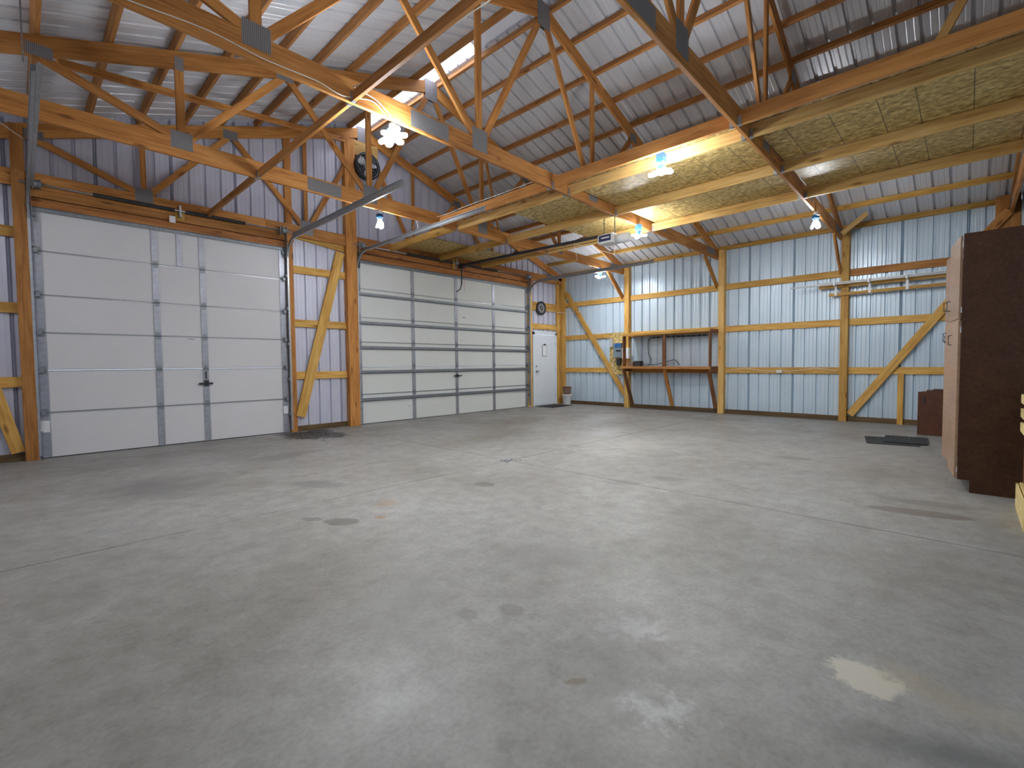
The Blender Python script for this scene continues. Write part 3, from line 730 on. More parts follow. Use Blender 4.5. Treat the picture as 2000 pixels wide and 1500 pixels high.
G().box(-4.41, -4.38, -0.21, -0.12, 3.58, 3.80).build('center_bracket', 'galv', d2)
gg = G().box(-4.44, -4.18, -0.092, -0.072, 0.95, 0.975); gg.box(-4.34, -4.28, -0.075, -0.05, 0.93, 1.0)
gg.build('slide_lock', 'black', d2)
for x_, z_ in ((-4.05, 2.42), (-4.15, 1.85), (-5.72, 0.3)):
    G().box(x_-0.05 if z_ > 2 else x_-0.01, x_+0.05 if z_ > 2 else x_+0.01, -0.0355, -0.0345, z_-0.01, z_+0.01).build('door_marking', 'galvd', d2)
# hanger straps of the horizontal tracks
strap(d1, (-8.37, -2.36, 3.60), (-8.37, -2.40, 3.86)); strap(d1, (-8.37, -2.32, 3.60), (-8.10, -2.33, 3.72))
strap(d1, (-11.74, -3.9, 3.60), (-11.74, -3.9, 4.35)); strap(d1, (-11.735, -2.2, 3.58), (-12.35, -2.7, 3.83), 'silver', 0.035)
strap(d2, (-6.97, -2.28, 3.60), (-7.10, -2.36, 3.84), 'silver', 0.035); strap(d2, (-7.02, -2.2, 3.60), (-7.02, -2.36, 3.90))
strap(d2, (-1.61, -2.2, 3.60), (-1.61, -2.24, 3.74))
# entry door
d3 = empty('door_3', (-0.91, -0.02, 0), 0, 'white steel entry door beside the corner', None, None, 'structure')
gg = G().box(-1.385, -0.425, -0.045, -0.002, 0.02, 2.10)
gg.build('door_leaf', 'doorwhite', d3)
gg = G().box(-1.46, -1.39, -0.06, 0.0, 0, 2.17).box(-0.42, -0.36, -0.06, 0.0, 0, 2.17).box(-1.46, -0.36, -0.06, 0.0, 2.105, 2.20).build('door_frame', 'doorwhite', d3)
gg = G().lathe([(0.032, 0), (0.034, -0.006), (0.012, -0.012), (0.012, -0.035), (0.020, -0.04), (0.030, -0.055), (0.024, -0.07)], (-1.31, -0.046, 1.02), 'Y', 16); gg.build('door_knob', 'galv', d3, smooth=True)
gg = G().bar((-1.31, -0.105, 1.02), (-1.22, -0.105, 1.02), 0.012, 0.02).build('lever_handle', 'galv', d3)
G().lathe([(0.030, 0), (0.030, -0.012), (0.012, -0.016), (0.012, -0.022)], (-1.31, -0.046, 1.17), 'Y', 16).build('deadbolt', 'galv', d3, smooth=True)
for z in (0.3, 1.05, 1.85): G().tube([(-0.425, -0.05, z-0.05), (-0.425, -0.05, z+0.05)], 0.008, 8).build('hinge', 'galv', d3)
G().box(-1.385, -0.425, -0.06, -0.002, 0.0, 0.02).build('threshold', 'galv', d3)
# clipboard on the entry door
cb = empty('clipboard', (-0.93, -0.05, 1.5), 0, 'small white clipboard with a dark rim hanging on the white entry door', 'clipboard')
gg = G()
def rrect(w, h, r, n=5):
    pts = []
    for cx, cz, a0 in ((w/2-r, h/2-r, 0), (-w/2+r, h/2-r, 90), (-w/2+r, -h/2+r, 180), (w/2-r, -h/2+r, 270)):
        for i in range(n+1):
            a = math.radians(a0+90*i/n); pts.append((cx+r*math.cos(a), cz+r*math.sin(a)))
    return pts
def prism(pts, fn, d0, d1):
    n = len(pts); vs = [fn(a, b, d0) for a, b in pts]+[fn(a, b, d1) for a, b in pts]
    return vs, [tuple(reversed(range(n))), tuple(range(n, 2*n))]+[(i, (i+1) % n, (i+1) % n+n, i+n) for i in range(n)]
G().add(*prism(rrect(0.21, 0.34, 0.02), lambda a, b, d: (-0.93+a, d, 1.63+b), -0.047, -0.052)).build('backboard', 'black', cb)
G().add(*prism(rrect(0.185, 0.315, 0.012), lambda a, b, d: (-0.93+a, d, 1.63+b), -0.052, -0.054)).build('sheet', 'paper', cb)
G().box(-0.965, -0.895, -0.066, -0.050, 1.785, 1.83).build('clip', 'black', cb)
# ---------------------------------------------------------------- wall clock
ck = empty('wall_clock', (-1.10, -0.05, 2.90), 0, 'round black wall clock with silver rays on the wooden girt', 'clock')
G().lathe([(0.20, 0), (0.205, -0.02), (0.20, -0.05), (0.165, -0.055), (0.16, -0.03)], (-1.10, -0.043, 2.88), 'Y', 32).build('case', 'black', ck, smooth=True)
G().lathe([(0.16, 0), (0.16, -0.004)], (-1.10, -0.070, 2.88), 'Y', 32).build('face', 'black', ck)
for i in range(12):
    a = 2*math.pi*i/12
    p0 = Vector((-1.10+0.075*math.sin(a), -0.077, 2.88+0.075*math.cos(a))); p1 = Vector((-1.10+0.145*math.sin(a), -0.077, 2.88+0.145*math.cos(a)))
    G().bar(p0, p1, 0.003, 0.026, (0, 1, 0) if False else Vector((0, 1, 0)).cross(p1-p0)).build('ray', 'silver', ck)
for a, l in ((0.9, 0.06), (4.0, 0.09)):
    p0 = Vector((-1.10, -0.082, 2.88)); p1 = p0+Vector((l*math.sin(a), 0, l*math.cos(a)))
    G().bar(p0, p1, 0.003, 0.012, Vector((0, 1, 0)).cross(p1-p0)).build('hand', 'white', ck)
# ---------------------------------------------------------------- exhaust fan high on the gable
fx, fz = -6.74, 5.32
fn = empty('exhaust_fan', (fx, -0.1, fz), 0, 'black round fan high under the ridge on the door wall', 'fan')
G().lathe([(0.24, 0), (0.27, 0), (0.27, -0.13), (0.24, -0.13), (0.235, -0.01)], (fx, -0.12, fz), 'Y', 28).build('housing', 'black', fn, smooth=True)
gg = G()
for r in (0.08, 0.13, 0.18, 0.23):
    gg.tube([(fx+r*math.cos(2*math.pi*i/24), -0.262, fz+r*math.sin(2*math.pi*i/24)) for i in range(25)], 0.0035, 5)
for i in range(10):
    a = 2*math.pi*i/10; gg.tube([(fx+0.06*math.cos(a), -0.26, fz+0.06*math.sin(a)), (fx+0.25*math.cos(a), -0.255, fz+0.25*math.sin(a))], 0.003, 5)
gg.build('grille', 'galvd', fn)
for i in range(3):
    a0 = 2*math.pi*i/3+0.4; vs = []
    for j in range(6):
        t = j/5
        for q, tw in ((-0.35, -0.03), (0.35, 0.03)):
            r = 0.05+0.17*t; a = a0+q*(0.6+0.7*math.sin(math.pi*min(1, t*0.9+0.1)))
            vs.append((fx+r*math.cos(a), -0.19+tw, fz+r*math.sin(a)))
    G().add(vs, [(2*j, 2*j+1, 2*j+3, 2*j+2) for j in range(5)]).build('blade', 'silver', fn)
G().lathe([(0.055, 0.02), (0.06, -0.03), (0.04, -0.05)], (fx, -0.20, fz), 'Y', 16).build('hub', 'white', fn, smooth=True)
G().box(fx-0.30, fx+0.30, -0.12, -0.10, fz+0.20, fz+0.50).build('backing_board', 'joist', fn)
# ---------------------------------------------------------------- LED lamps
def lamp(x, y, ztop, n, label, tilt=0.35, rot=0.0, drop=0.05, tilts=None, ln=0.115):
    o = empty('led_lamp', (x, y, ztop), 0, label, 'lamp', 'multi-panel LED shop lamps')
    G().lathe([(0.028, 0), (0.034, -0.01), (0.034, -drop), (0.026, -drop-0.008)], (x, y, ztop), 'Z', 16).build('socket', 'white', o, smooth=True)
    z1 = ztop-drop-0.008
    pr = []
    for i in range(5): pr += [(0.052, -0.012*i), (0.052, -0.012*i-0.006), (0.038, -0.012*i-0.007), (0.038, -0.012*i-0.011)]
    G().lathe(pr, (x, y, z1), 'Z', 18).build('heat_sink', 'blue', o)
    z2 = z1-0.07
    G().lathe([(0.035, 0), (0.038, -0.02), (0.02, -0.03)], (x, y, z2+0.01), 'Z', 14).build('hub', 'white', o, smooth=True)
    for i in range(n):
        a = rot+2*math.pi*i/n; tl = tilts[i] if tilts else tilt
        Pm = Matrix.Translation((x, y, z2)) @ Matrix.Rotation(a, 4, 'Z') @ Matrix.Rotation(tl, 4, 'Y')
        pts = rrect(ln, 0.076, 0.036, 5)
        v, f = prism(pts, lambda p, q, d: (p+0.035+ln/2, q, d), 0.004, 0.016)
        body = mesh_obj('lamp_panel', v, f, 'upfill', o, Pm)
        v, f = prism(rrect(ln-0.006, 0.070, 0.033, 5), lambda p, q, d: (p+0.035+ln/2, q, d), -0.006, 0.0035)
        mesh_obj('led_face', v, f, 'led', body, Pm)
    gg = G().lathe([(0.03, 0), (0.03, -0.008)], (x, y, z2-0.012), 'Z', 14); gg.build('led_face', 'led', o)
    return o
lamp(-9.16, -4.965, 3.66, 6, 'lit six-lobed lamp under the third truss, upper left of the picture', 0.15, 0.3, tilts=[0.1, 0.3, 0.45, 0.1, -0.25, -0.1])
lamp(-7.80, -2.415, 3.685, 3, 'lit lamp with down-folded panels under the second truss, above the post between the doors', 1.25, 0.6)
lamp(-6.50, -6.52, 3.60, 5, 'lit lamp with a blue collar hanging beside the loft joist right of centre', 0.1, 0.6, tilts=[-0.5, 0.1, 0.2, 0.1, -0.1], drop=0.04)
lamp(-4.10, -4.90, 3.60, 3, 'lit three-panel lamp with blue collar right beside the white opener', 0.05, 0.77, drop=0.02)
lamp(-1.35, -2.27, 3.55, 3, 'lit lamp farthest right under the second truss near the post by the shelf', -0.15, 0.9, drop=0.02)
lamp(-12.60, -2.52, 3.685, 2, 'added unseen fill lamp at the left end of the second truss', -0.2, 0.3)  # added to brighten the left door and the wall above it
lamp(-9.60, -7.44, 3.685, 2, 'added unseen fill lamp under the nearest truss, above the camera', -0.8, -1.2)  # added fill for the near floor and the third truss
lamp(-2.75, -7.345, 3.675, 3, 'lit lamp with down-folded panels under the heel of the nearest truss', 1.2, 1.6)
# mounting boxes of the dropped lamps
for x, y, z, h, lb in ((-6.50, -6.52, 3.60, 0.10, 'small box holding the lamp beside the loft joist'), (-4.10, -4.90, 3.60, 0.10, 'small box holding the lamp beside the opener'), (-1.35, -2.27, 3.55, 0.14, 'small box holding the lamp by the shelf post')):
    tag(G().box(x-0.045, x+0.045, y-0.045, y+0.045, z, z+h).build('ceiling_box', 'blue', None), lb, 'junction box')
# ---------------------------------------------------------------- garage door opener
op = empty('garage_door_opener', (-4.68, -4.62, 3.3), 0, 'white overhead door opener with navy panel and long black rail', 'opener')
ox, oy, oz = -4.62, -4.62, 3.40
prf = [(-0.19, -0.055), (-0.16, -0.085), (0.16, -0.085), (0.19, -0.055), (0.19, 0.05), (0.15, 0.075), (-0.15, 0.075), (-0.19, 0.05)]
v = [(ox+a*0.75, oy+s, oz+b) for s in (-0.14, 0.14) for a, b in prf]
G().add(v, [tuple(reversed(range(8))), tuple(range(8, 16))]+[(i, (i+1) % 8, (i+1) % 8+8, i+8) for i in range(8)]).build('motor_housing', 'white', op)
G().lathe([(0.05, -0.135), (0.075, -0.12), (0.085, -0.02), (0.085, 0.12)], (ox+0.02, oy-0.26, oz-0.02), 'Y', 18).build('lamp_lens', 'white', op, smooth=True)
G().box(ox-0.146, ox-0.1425, oy-0.12, oy+0.12, oz-0.055, oz+0.05).build('navy_panel', 'navy', op)
G().box(ox-0.148, ox-0.146, oy-0.09, oy+0.07, oz-0.012, oz+0.014).build('panel_marking', 'silver', op)
G().box(ox-0.14, ox+0.14, oy+0.14, oy+0.145, oz-0.05, oz+0.05).build('end_panel', 'navy', op)
G().bar((ox+0.0, oy+0.1, oz+0.085), (-4.33, -0.22, 3.64), 0.035, 0.05).build('rail', 'black', op)
gg = G().tube([(ox+0.05, oy+0.1, oz+0.03), (-4.42, -2.1, 3.50), (-4.34, -0.55, 3.60)], 0.005, 6); gg.build('drive_cable', 'black', op)
gg = G().bar((-4.33, -0.30, 3.60), (-4.33, -0.29, 3.18), 0.02, 0.03, (1, 0, 0)); gg.tube([(-4.33, -0.29, 3.20), (-4.33, -0.24, 3.08), (-4.33, -0.09, 3.02)], 0.012, 8); gg.box(-4.38, -4.28, -0.40, -0.24, 3.56, 3.66)
gg.build('door_arm', 'black', op)
for dx, dy in ((-0.08, 0.05), (0.10, -0.05)): strap(op, (ox+dx, oy+dy, oz+0.07), (ox+dx, oy+dy, 3.83))
G().tube([(-4.38, -0.45, 3.58), (-4.37, -0.45, 3.2), (-4.36, -0.44, 2.98)], 0.003, 5).build('pull_cord', 'red', op)
G().tube([(ox, oy-0.1, oz-0.08), (ox+0.1, oy-0.05, oz-0.25), (ox-0.35, oy+0.5, oz-0.05), (-3.6, -3.2, 3.42), (-2.6, -2.4, 3.68)], 0.004, 6).build('power_cord', 'cable', op)
# ---------------------------------------------------------------- cables
def cable(name, pts, label, cat='cable', r=0.0045, m='cable', parent=None):
    # smooth catmull-rom
    P = [Vector(p) for p in pts]; out = []
    for i in range(len(P)-1):
        p0 = P[max(i-1, 0)]; p1 = P[i]; p2 = P[i+1]; p3 = P[min(i+2, len(P)-1)]
        for k in range(5):
            t = k/5
            out.append(0.5*((2*p1)+(-p0+p2)*t+(2*p0-5*p1+4*p2-p3)*t*t+(-p0+3*p1-3*p2+p3)*t**3))
    out.append(P[-1])
    o = G().tube(out, r, 6).build(name, m, parent, smooth=True)
    return o if parent else tag(o, label, cat)
ch3 = lambda x: -4.80+0.018*x-0.028
cable('electrical_cable', [(-12.2, ch3(-12.2), 3.75), (-11.4, ch3(-11.4), 3.72), (-10.8, ch3(-10.8), 3.76), (-10.4, ch3(-10.4), 3.73), (-9.95, ch3(-9.95), 3.74), (-9.7, ch3(-9.7), 3.71), (-9.4, ch3(-9.4), 3.78), (-9.25, ch3(-9.25), 3.70)], 'white cable tacked along the third truss bottom chord to the upper left lamp')
cable('electrical_cable', [(-9.42, -7.2, 3.80), (-9.5, -6.2, 3.795), (-9.6, -5.2, 3.79), (-9.62, -5.06, 3.80), (-9.40, -5.06, 3.77), (-9.22, -5.05, 3.68)], 'white cable lying on the lone joist left of the ridge, near the camera')
cable('electrical_cable', [(-6.62, -4.7, 3.86), (-6.62, -3.9, 3.855), (-6.61, -3.2, 3.865), (-6.6, -2.5, 3.855), (-6.8, -2.36, 3.80)], 'white cable on top of the bare joist above the wide door track')
cable('electrical_cable', [(-0.046, -7.22, 1.03), (-0.046, -6.85, 1.085), (-0.046, -6.5, 1.04), (-0.046, -6.2, 1.03), (-0.046, -5.8, 1.035), (-0.046, -5.4, 1.08), (-0.046, -5.0, 1.02)], 'pale cable wavering along the low girt between the two right posts', r=0.007)
ob = empty('outlet_box', (-0.05, -6.15, 1.0), 0, 'small pale outlet box on the low girt of the long wall', 'outlet')
G().box(-0.085, -0.040, -6.21, -6.09, 0.985, 1.055).build('box', 'silver', ob)
G().box(-0.089, -0.085, -6.20, -6.10, 0.99, 1.05).build('cover_plate', 'cable', ob)
cable('electrical_cable', [(-2.9, -7.35, 3.66), (-3.0, -7.40, 3.58), (-2.95, -7.42, 3.56), (-2.82, -7.42, 3.60)], 'short loop of cable beside the lamp at the nearest truss heel', r=0.005)
cable('electrical_cable', [(-0.18, -0.85, 2.79), (-0.20, -0.45, 2.77), (-0.35, -0.24, 2.79), (-0.60, -0.16, 2.79), (-0.90, -0.10, 2.83)], 'pale cable between the wall clock and the corner', r=0.005)
# ---------------------------------------------------------------- electrical board by the shelf
eb = tag(G().box(-0.058, -0.043, -2.20, -1.76, 0.92, 2.10).build('plywood_backboard', 'osb', None), 'upright strand board backing behind the grey breaker box', 'board')
pb = empty('breaker_box', (-0.1, -2.05, 1.4), 0, 'grey breaker box with blue cover left of the wooden shelf', 'breaker box')
G().box(-0.15, -0.058, -2.18, -1.93, 1.40, 1.80).build('box', 'grey', pb)
G().box(-0.158, -0.15, -2.17, -1.98, 1.68, 1.79).build('cover', 'blue', pb)
G().box(-0.157, -0.15, -2.16, -2.02, 1.56, 1.61).build('breaker_slot', 'black', pb)
tag(G().box(-0.11, -0.058, -1.88, -1.78, 1.70, 1.93).build('timer_box', 'silver', None), 'small pale box mounted left of the grey breaker box', 'box')
tag(G().box(-0.13, -0.058, -2.14, -2.02, 1.18, 1.36).build('outlet_box', 'black', None), 'dark outlet box below the grey breaker box', 'outlet')
cable('electrical_cable', [(-0.075, -1.95, 2.15), (-0.09, -2.04, 2.05), (-0.085, -2.02, 1.9), (-0.08, -2.02, 1.80)], 'white cable dropping into the top of the breaker box')
cable('electrical_cable', [(-0.10, -1.98, 1.39), (-0.13, -1.90, 1.2), (-0.12, -1.95, 0.98), (-0.10, -2.12, 0.85), (-0.08, -2.2, 0.65)], 'white cable looping down below the breaker box', r=0.008)
cable('conduit', [(-0.08, -2.24, 0.02), (-0.08, -2.24, 0.4), (-0.08, -2.235, 0.75), (-0.08, -2.22, 0.95)], 'grey conduit rising from the floor beside the second post', 'conduit', 0.016, 'grey')
wb_ = empty('white_wall_box', (-0.2, -2.38, 1.3), 0, 'white box on the front of the post inside the shelf unit', 'box')
G().box(-0.23, -0.142, -2.46, -2.25, 1.36, 1.66).build('box', 'white', wb_)
G().box(-0.234, -0.23, -2.45, -2.26, 1.37, 1.65).build('lid', 'paper', wb_)
# ---------------------------------------------------------------- shelf unit
sh = empty('wall_shelf', (-0.3, -3.7, 0), 0, 'rough wooden two-level wall shelf with slanted legs between two posts', 'shelf')
y0, y1 = -2.50, -4.82
board('top_board', sh, (-0.34, y0, 2.00), (-0.34, y1, 2.02), 0.56, 0.025, 'girt')
board('front_rail', sh, (-0.60, y0, 1.975), (-0.60, y1, 1.995), 0.03, 0.05, 'girt')
board('lower_board', sh, (-0.34, y0, 1.135), (-0.34, y1, 1.115), 0.56, 0.025, 'truss')
board('front_rail', sh, (-0.615, y0+0.02, 1.12), (-0.615, y1-0.02, 1.10), 0.03, 0.06, 'truss')
board('back_rail', sh, (-0.155, y0, 1.05), (-0.155, y1, 1.04), 0.03, 0.14, 'truss')
board('side_board', sh, (-0.52, y0-0.0, 1.15), (-0.52, y0-0.0, 1.985), 0.14, 0.03, 'oldwood', (0, 1, 0))
board('upright', sh, (-0.56, -3.66, 1.14), (-0.56, -3.66, 1.99), 0.04, 0.09, 'oldwood', (0, 1, 0))
board('side_board', sh, (-0.54, y1+0.02, 1.14), (-0.54, y1+0.02, 2.0), 0.10, 0.035, 'oldwood', (0, 1, 0))
board('side_rail', sh, (-0.60, y1+0.0, 1.98), (-0.14, y1+0.0, 1.98), 0.035, 0.09, 'oldwood')
board('side_rail', sh, (-0.60, y1+0.0, 1.07), (-0.14, y1+0.0, 1.07), 0.035, 0.14, 'oldwood')
board('side_rail', sh, (-0.60, y0, 1.07), (-0.14, y0, 1.07), 0.035, 0.12, 'oldwood')
for yy, m_ in ((y0-0.0, 'oldwood'), (-3.66, 'truss'), (y1+0.05, 'oldwood')):
    board('leg', sh, (-0.55, yy, 1.09), (-0.09, yy-0.0, 0.11), 0.038, 0.09, m_, (0, 1, 0))
ps = empty('power_strip', (-0.03, -3.8, 1.93), 0, 'long black power strip along the wall under the top shelf board', 'power strip')
G().box(-0.045, -0.006, -4.62, -3.02, 1.895, 1.925).build('channel', 'grey', ps)
for i in range(11):
    yy = -3.12-0.135*i
    G().box(-0.060, -0.045, yy-0.04, yy+0.04, 1.893, 1.925).build('outlet', 'black', ps)
cable('cord', [(-0.06, -3.02, 1.90), (-0.1, -2.98, 1.8), (-0.12, -3.0, 1.5), (-0.2, -3.12, 1.3), (-0.35, -3.10, 1.16), (-0.38, -2.98, 1.155), (-0.3, -3.0, 1.2), (-0.25, -3.25, 1.19), (-0.16, -3.55, 1.27), (-0.10, -3.72, 1.31), (-0.05, -3.80, 1.22), (-0.05, -3.82, 1.17)], 'dark grey cord drooping in loops at the back of the wooden shelf', 'cord', 0.010, 'greycord', ps)
tag(G().box(-0.46, -0.26, -2.72, -2.56, 1.152, 1.27).build('cardboard_box', 'cardboard', None), 'small plain brown box at the left end of the lower shelf', 'box')
tag(G().box(-0.44, -0.26, -2.92, -2.75, 1.152, 1.29).build('storage_box', 'rubber', None), 'small dark box beside the brown one on the lower shelf', 'box')
# ---------------------------------------------------------------- rack on the long wall
rk = empty('wall_rack', (-0.2, -8.0, 2.6), 0, 'two pale boards with white brackets fixed across the post on the long wall', 'rack')
board('rail', rk, (-0.165, -6.90, 2.77), (-0.165, -9.55, 2.77), 0.038, 0.06, 'girt')
board('rail', rk, (-0.165, -7.08, 2.60), (-0.165, -9.55, 2.62), 0.038, 0.06, 'girt')
for yy in (-7.20, -7.76, -8.33, -8.95):
    gg = G().box(-0.195, -0.186, yy-0.02, yy+0.02, 2.58, 2.84); gg.box(-0.36, -0.186, yy-0.015, yy+0.015, 2.765, 2.780); gg.box(-0.372, -0.36, yy-0.015, yy+0.015, 2.765, 2.85)
    gg.build('bracket', 'white', rk)
for dx, ya, yb, dz in ((0, -6.42, -9.5, 0.0), (0.035, -6.75, -9.5, 0.0), (0.017, -6.9, -9.5, 0.028)):
    tag(G().tube([(-0.33+dx, ya, 2.797+dz), (-0.33+dx, yb, 2.797+dz)], 0.0125, 10).build('plastic_pipe', 'white', None, smooth=True),
        {0.0: 'long white plastic pipe at the front of the wall rack, sticking out farthest left', 0.035: 'white plastic pipe at the back of the wall rack, against its boards', 0.017: 'white plastic pipe lying on top of the other two on the wall rack'}[dx], 'pipe')
# ---------------------------------------------------------------- tall cabinets
def cabinet(x0, x1, label, doors):
    c = empty('tall_cabinet', ((x0+x1)/2, -9.43, 0), 0, label, 'cabinet')
    yf, yb, zt = -9.135, -9.74, 2.405
    pts = [(yf, 0.115), (yf, zt), (yb, zt), (yb, 0), (yf-0.085, 0), (yf-0.085, 0.115)]
    for xx in (x0, x1-0.018):
        n = 6; v = [(xx, a, b) for a, b in pts]+[(xx+0.018, a, b) for a, b in pts]
        G().add(v, [tuple(range(n)), tuple(reversed(range(n, 2*n)))]+[(i, i+n, (i+1) % n+n, (i+1) % n) for i in range(n)]).build('side_panel', 'cabinet', c)
    G().box(x0+0.018, x1-0.018, yb, yf-0.02, zt-0.018, zt).build('top_panel', 'cabinet', c)
    G().box(x0+0.018, x1-0.018, yb, yf-0.02, 0.115, 0.133).build('bottom_panel', 'cabinet', c)
    G().box(x0+0.018, x1-0.018, yb, yb+0.006, 0.133, zt-0.018).build('back_panel', 'cabinet', c)
    G().box(x0+0.018, x1-0.018, yf-0.10, yf-0.085, 0.0, 0.115).build('toe_kick', 'cabinet', c)
    G().box(x0+0.018, x1-0.018, yb+0.006, yf-0.03, 1.59, 1.608).build('shelf', 'cabinet', c)
    for (xa, ya, xb_, yb_, za, zb, hside) in doors:
        p0 = Vector((xa, ya, (za+zb)/2)); p1 = Vector((xb_, yb_, (za+zb)/2))
        d = board('door', c, p0, p1, 0.018, zb-za, 'cabdoor')
        t = (p1-p0).normalized(); nn = Vector((-t.y, t.x, 0)); 
        q = p0.lerp(p1, 0.9 if hside else 0.1); zc = za+0.16 if zb > 2 else zb-0.16
        gg = G().tube([q+nn*0.010+Vector((0, 0, zc-q.z-0.05)), q+nn*0.035+Vector((0, 0, zc-q.z-0.045)), q+nn*0.035+Vector((0, 0, zc-q.z+0.045)), q+nn*0.010+Vector((0, 0, zc-q.z+0.05))], 0.005, 6)
        gg.build('handle', 'black', d)
        h0 = p0 if hside else p1
        for z in (za+0.08, zb-0.08):
            G().box(h0.x-0.012, h0.x+0.012, h0.y-0.030, h0.y-0.004, z-0.025, z+0.025).build('hinge', 'silver', d)
    return c
cabinet(-5.75, -5.12, 'tall dark brown cabinet with its end panel facing the camera and doors ajar',
        [(-5.735, -9.122, -5.20, -9.045, 1.625, 2.39, True), (-5.735, -9.122, -5.20, -9.065, 0.125, 1.60, True)])
cabinet(-5.10, -4.42, 'tall brown cabinet behind the first, its doors standing ajar',
        [(-5.085, -9.12, -4.45, -8.995, 1.68, 2.38, True), (-5.085, -9.12, -4.45, -8.998, 0.125, 1.655, True)])
cabinet(-4.40, -3.70, 'tall brown cabinet farthest from the camera in the row',
        [(-4.385, -9.12, -3.74, -8.99, 1.68, 2.38, True), (-4.385, -9.12, -3.74, -8.99, 0.125, 1.655, True)])
# end post above the cabinet
tag(board('wall_post', None, (-4.07, -9.69, 2.41), (-4.07, -9.69, 3.68), 0.10, 0.13, 'girt', (0, 1, 0)), 'yellow pine post edge rising above the cabinet at the right picture edge', 'post')
# small cabinet carcass beyond
sc_ = empty('base_cabinet', (-1.3, -8.9, 0), 0, 'low brown cabinet with a slotted handle against the long wall', 'cabinet')
G().box(-1.48, -0.95, -9.30, -8.62, 0.0, 0.70).build('carcass', 'lowcab', sc_)
G().box(-1.500, -1.482, -9.29, -8.60, 0.004, 0.715).build('door', 'lowcab', sc_)
G().box(-1.503, -1.500, -8.70, -8.675, 0.50, 0.63).build('handle_slot', 'black', sc_)
tag(G().box(-1.42, -1.05, -9.25, -8.70, 0.717, 0.735).build('loose_board', 'lowcab', None), 'lower loose brown board lying on the low cabinet', 'board')
tag(G().box(-1.38, -1.08, -9.28, -8.78, 0.736, 0.752).build('loose_board', 'lowcab', None), 'upper loose brown board lying on the low cabinet', 'board')
# ---------------------------------------------------------------- pallet standing by the cabinet
pl = empty('wooden_pallet', (-6.4, -9.58, 0), 0, 'pale pine pallet standing on edge at the right picture edge', 'pallet')
for z in (0.665, 0.785, 0.905):
    board('slat', pl, (-6.93, -9.53, z), (-5.93, -9.53, z), 0.018, 0.075, 'pallet')
for z in (0.06, 0.17):
    board('slat', pl, (-6.93, -9.53, z), (-6.10, -9.53, z), 0.018, 0.09, 'pallet')
for xx in (-6.05, -6.45, -6.85):
    board('stringer', pl, (xx, -9.586, 0.0), (xx, -9.586, 0.95), 0.038, 0.09, 'oldwood', (0, 1, 0))
for z in (0.10, 0.40, 0.70, 0.90):
    board('slat', pl, (-6.93, -9.642, z), (-6.0, -9.642, z), 0.018, 0.09, 'pallet')
G().box(-6.90, -6.08, -9.513, -9.499, 0.0, 0.19).build('slat', 'pallet', pl)
G().box(-6.078, -6.064, -9.55, -9.499, 0.0, 0.20).build('end_board', 'pallet', pl)
# ---------------------------------------------------------------- mats, bucket, basket
def mat_on_floor(cx, cy, w, l, rot, label, z=0.0, th=0.008):
    o = empty('rubber_mat', (cx, cy, z), rot, label, 'mat')
    Pm = Matrix.Translation((cx, cy, 0)) @ Matrix.Rotation(rot, 4, 'Z')
    G().add(*prism(rrect(w, l, 0.03, 3), lambda a, b, d: (a, b, d), z+0.001, z+th)).build('base', 'rubber', o, (0, 0, 0), P=Pm)
    gg = G(); n = int(l/0.05)
    for i in range(1, n): gg.box(-w/2+0.03, w/2-0.03, -l/2+i*l/n-0.008, -l/2+i*l/n+0.008, z+th, z+th+0.003)
    gg.build('ribs', 'rubber', o, (0, 0, 0), P=Pm)
    return o
mat_on_floor(-2.62, -8.36, 0.80, 0.62, 0.16, 'black ribbed mat on the floor before the low cabinet, lower of two')
mat_on_floor(-2.42, -8.52, 0.78, 0.52, 0.05, 'black ribbed mat lying partly over the other near the brown cabinets', 0.013)
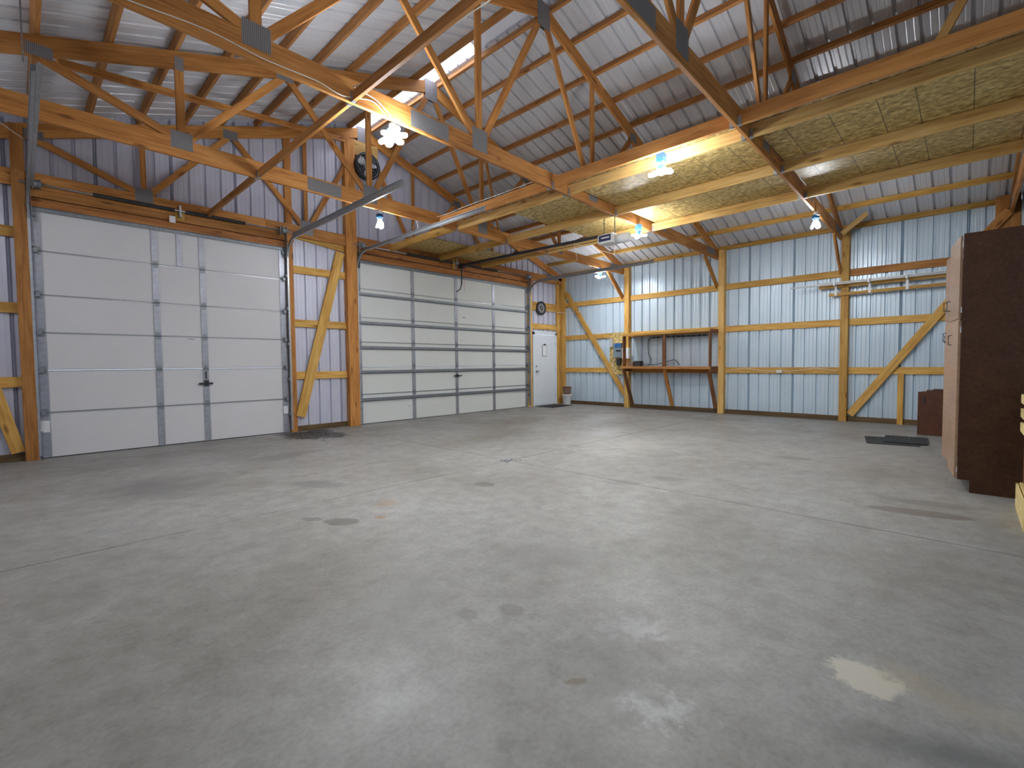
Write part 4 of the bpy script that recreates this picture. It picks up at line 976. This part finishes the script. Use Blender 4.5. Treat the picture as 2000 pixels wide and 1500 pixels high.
mat_on_floor(-1.02, -0.50, 1.0, 0.62, 0.05, 'black doormat in front of the white entry door')
bk = empty('bucket', (-0.30, -0.40, 0), 0, 'white plastic bucket standing in the corner by the entry door', 'bucket')
G().lathe([(0.105, 0.0), (0.11, 0.01), (0.135, 0.27), (0.145, 0.28), (0.147, 0.30), (0.138, 0.305), (0.130, 0.29), (0.108, 0.02)], (-0.30, -0.40, 0), 'Z', 24).build('pail', 'white', bk, smooth=True)
G().tube([(-0.30+0.148*math.cos(a), -0.40-0.03+0.0*a, 0.27-0.13*math.sin(a)) for a in [math.pi*i/10 for i in range(11)]], 0.003, 5).build('handle', 'galv', bk)
bs = empty('basket', (-0.30, -0.40, 0.31), 0, 'dark brown basket resting in the white bucket', 'basket')
gg = G(); pr = []
for i in range(9): pr.append((0.10+0.004*i+(0.006 if i % 2 else 0), 0.025*i))
gg.lathe(pr, (-0.30, -0.40, 0.309), 'Z', 22); gg.build('weave', 'cardboard', bs)
G().lathe([(0.132, 0), (0.145, 0.006), (0.145, 0.02), (0.132, 0.025)], (-0.30, -0.40, 0.512), 'Z', 22).build('rim', 'oldwood', bs)
# leaf litter and small debris at the post foot
rnd = random.Random(3); gg = G()
for i in range(260):
    a, b = rnd.gauss(-8.2, 0.22), rnd.gauss(-0.6, 0.35)
    if b > -0.06: continue
    s = rnd.uniform(0.006, 0.018); t = rnd.uniform(0, 3.14)
    c, d = math.cos(t)*s, math.sin(t)*s
    gg.add([(a-c, b-d, 0.001), (a+d, b-c, 0.002+s*0.4), (a+c, b+d, 0.001), (a-d, b+c, 0.003)], [(0, 1, 2, 3)])
tag(gg.build('leaf_litter', 'leaf', None), 'scatter of dark leaf litter on the stained floor between the two overhead doors', 'debris', None, 'stuff')
cr = G()
for i in range(14):
    a, b = rnd.gauss(-7.52, 0.05), rnd.gauss(-4.95, 0.05); s = rnd.uniform(0.005, 0.012)
    cr.box(a-s, a+s, b-s, b+s, 0, s)
tag(cr.build('concrete_crumbs', 'grey', None), 'grey crumbs at the crossing of the floor joints', 'debris', None, 'stuff')
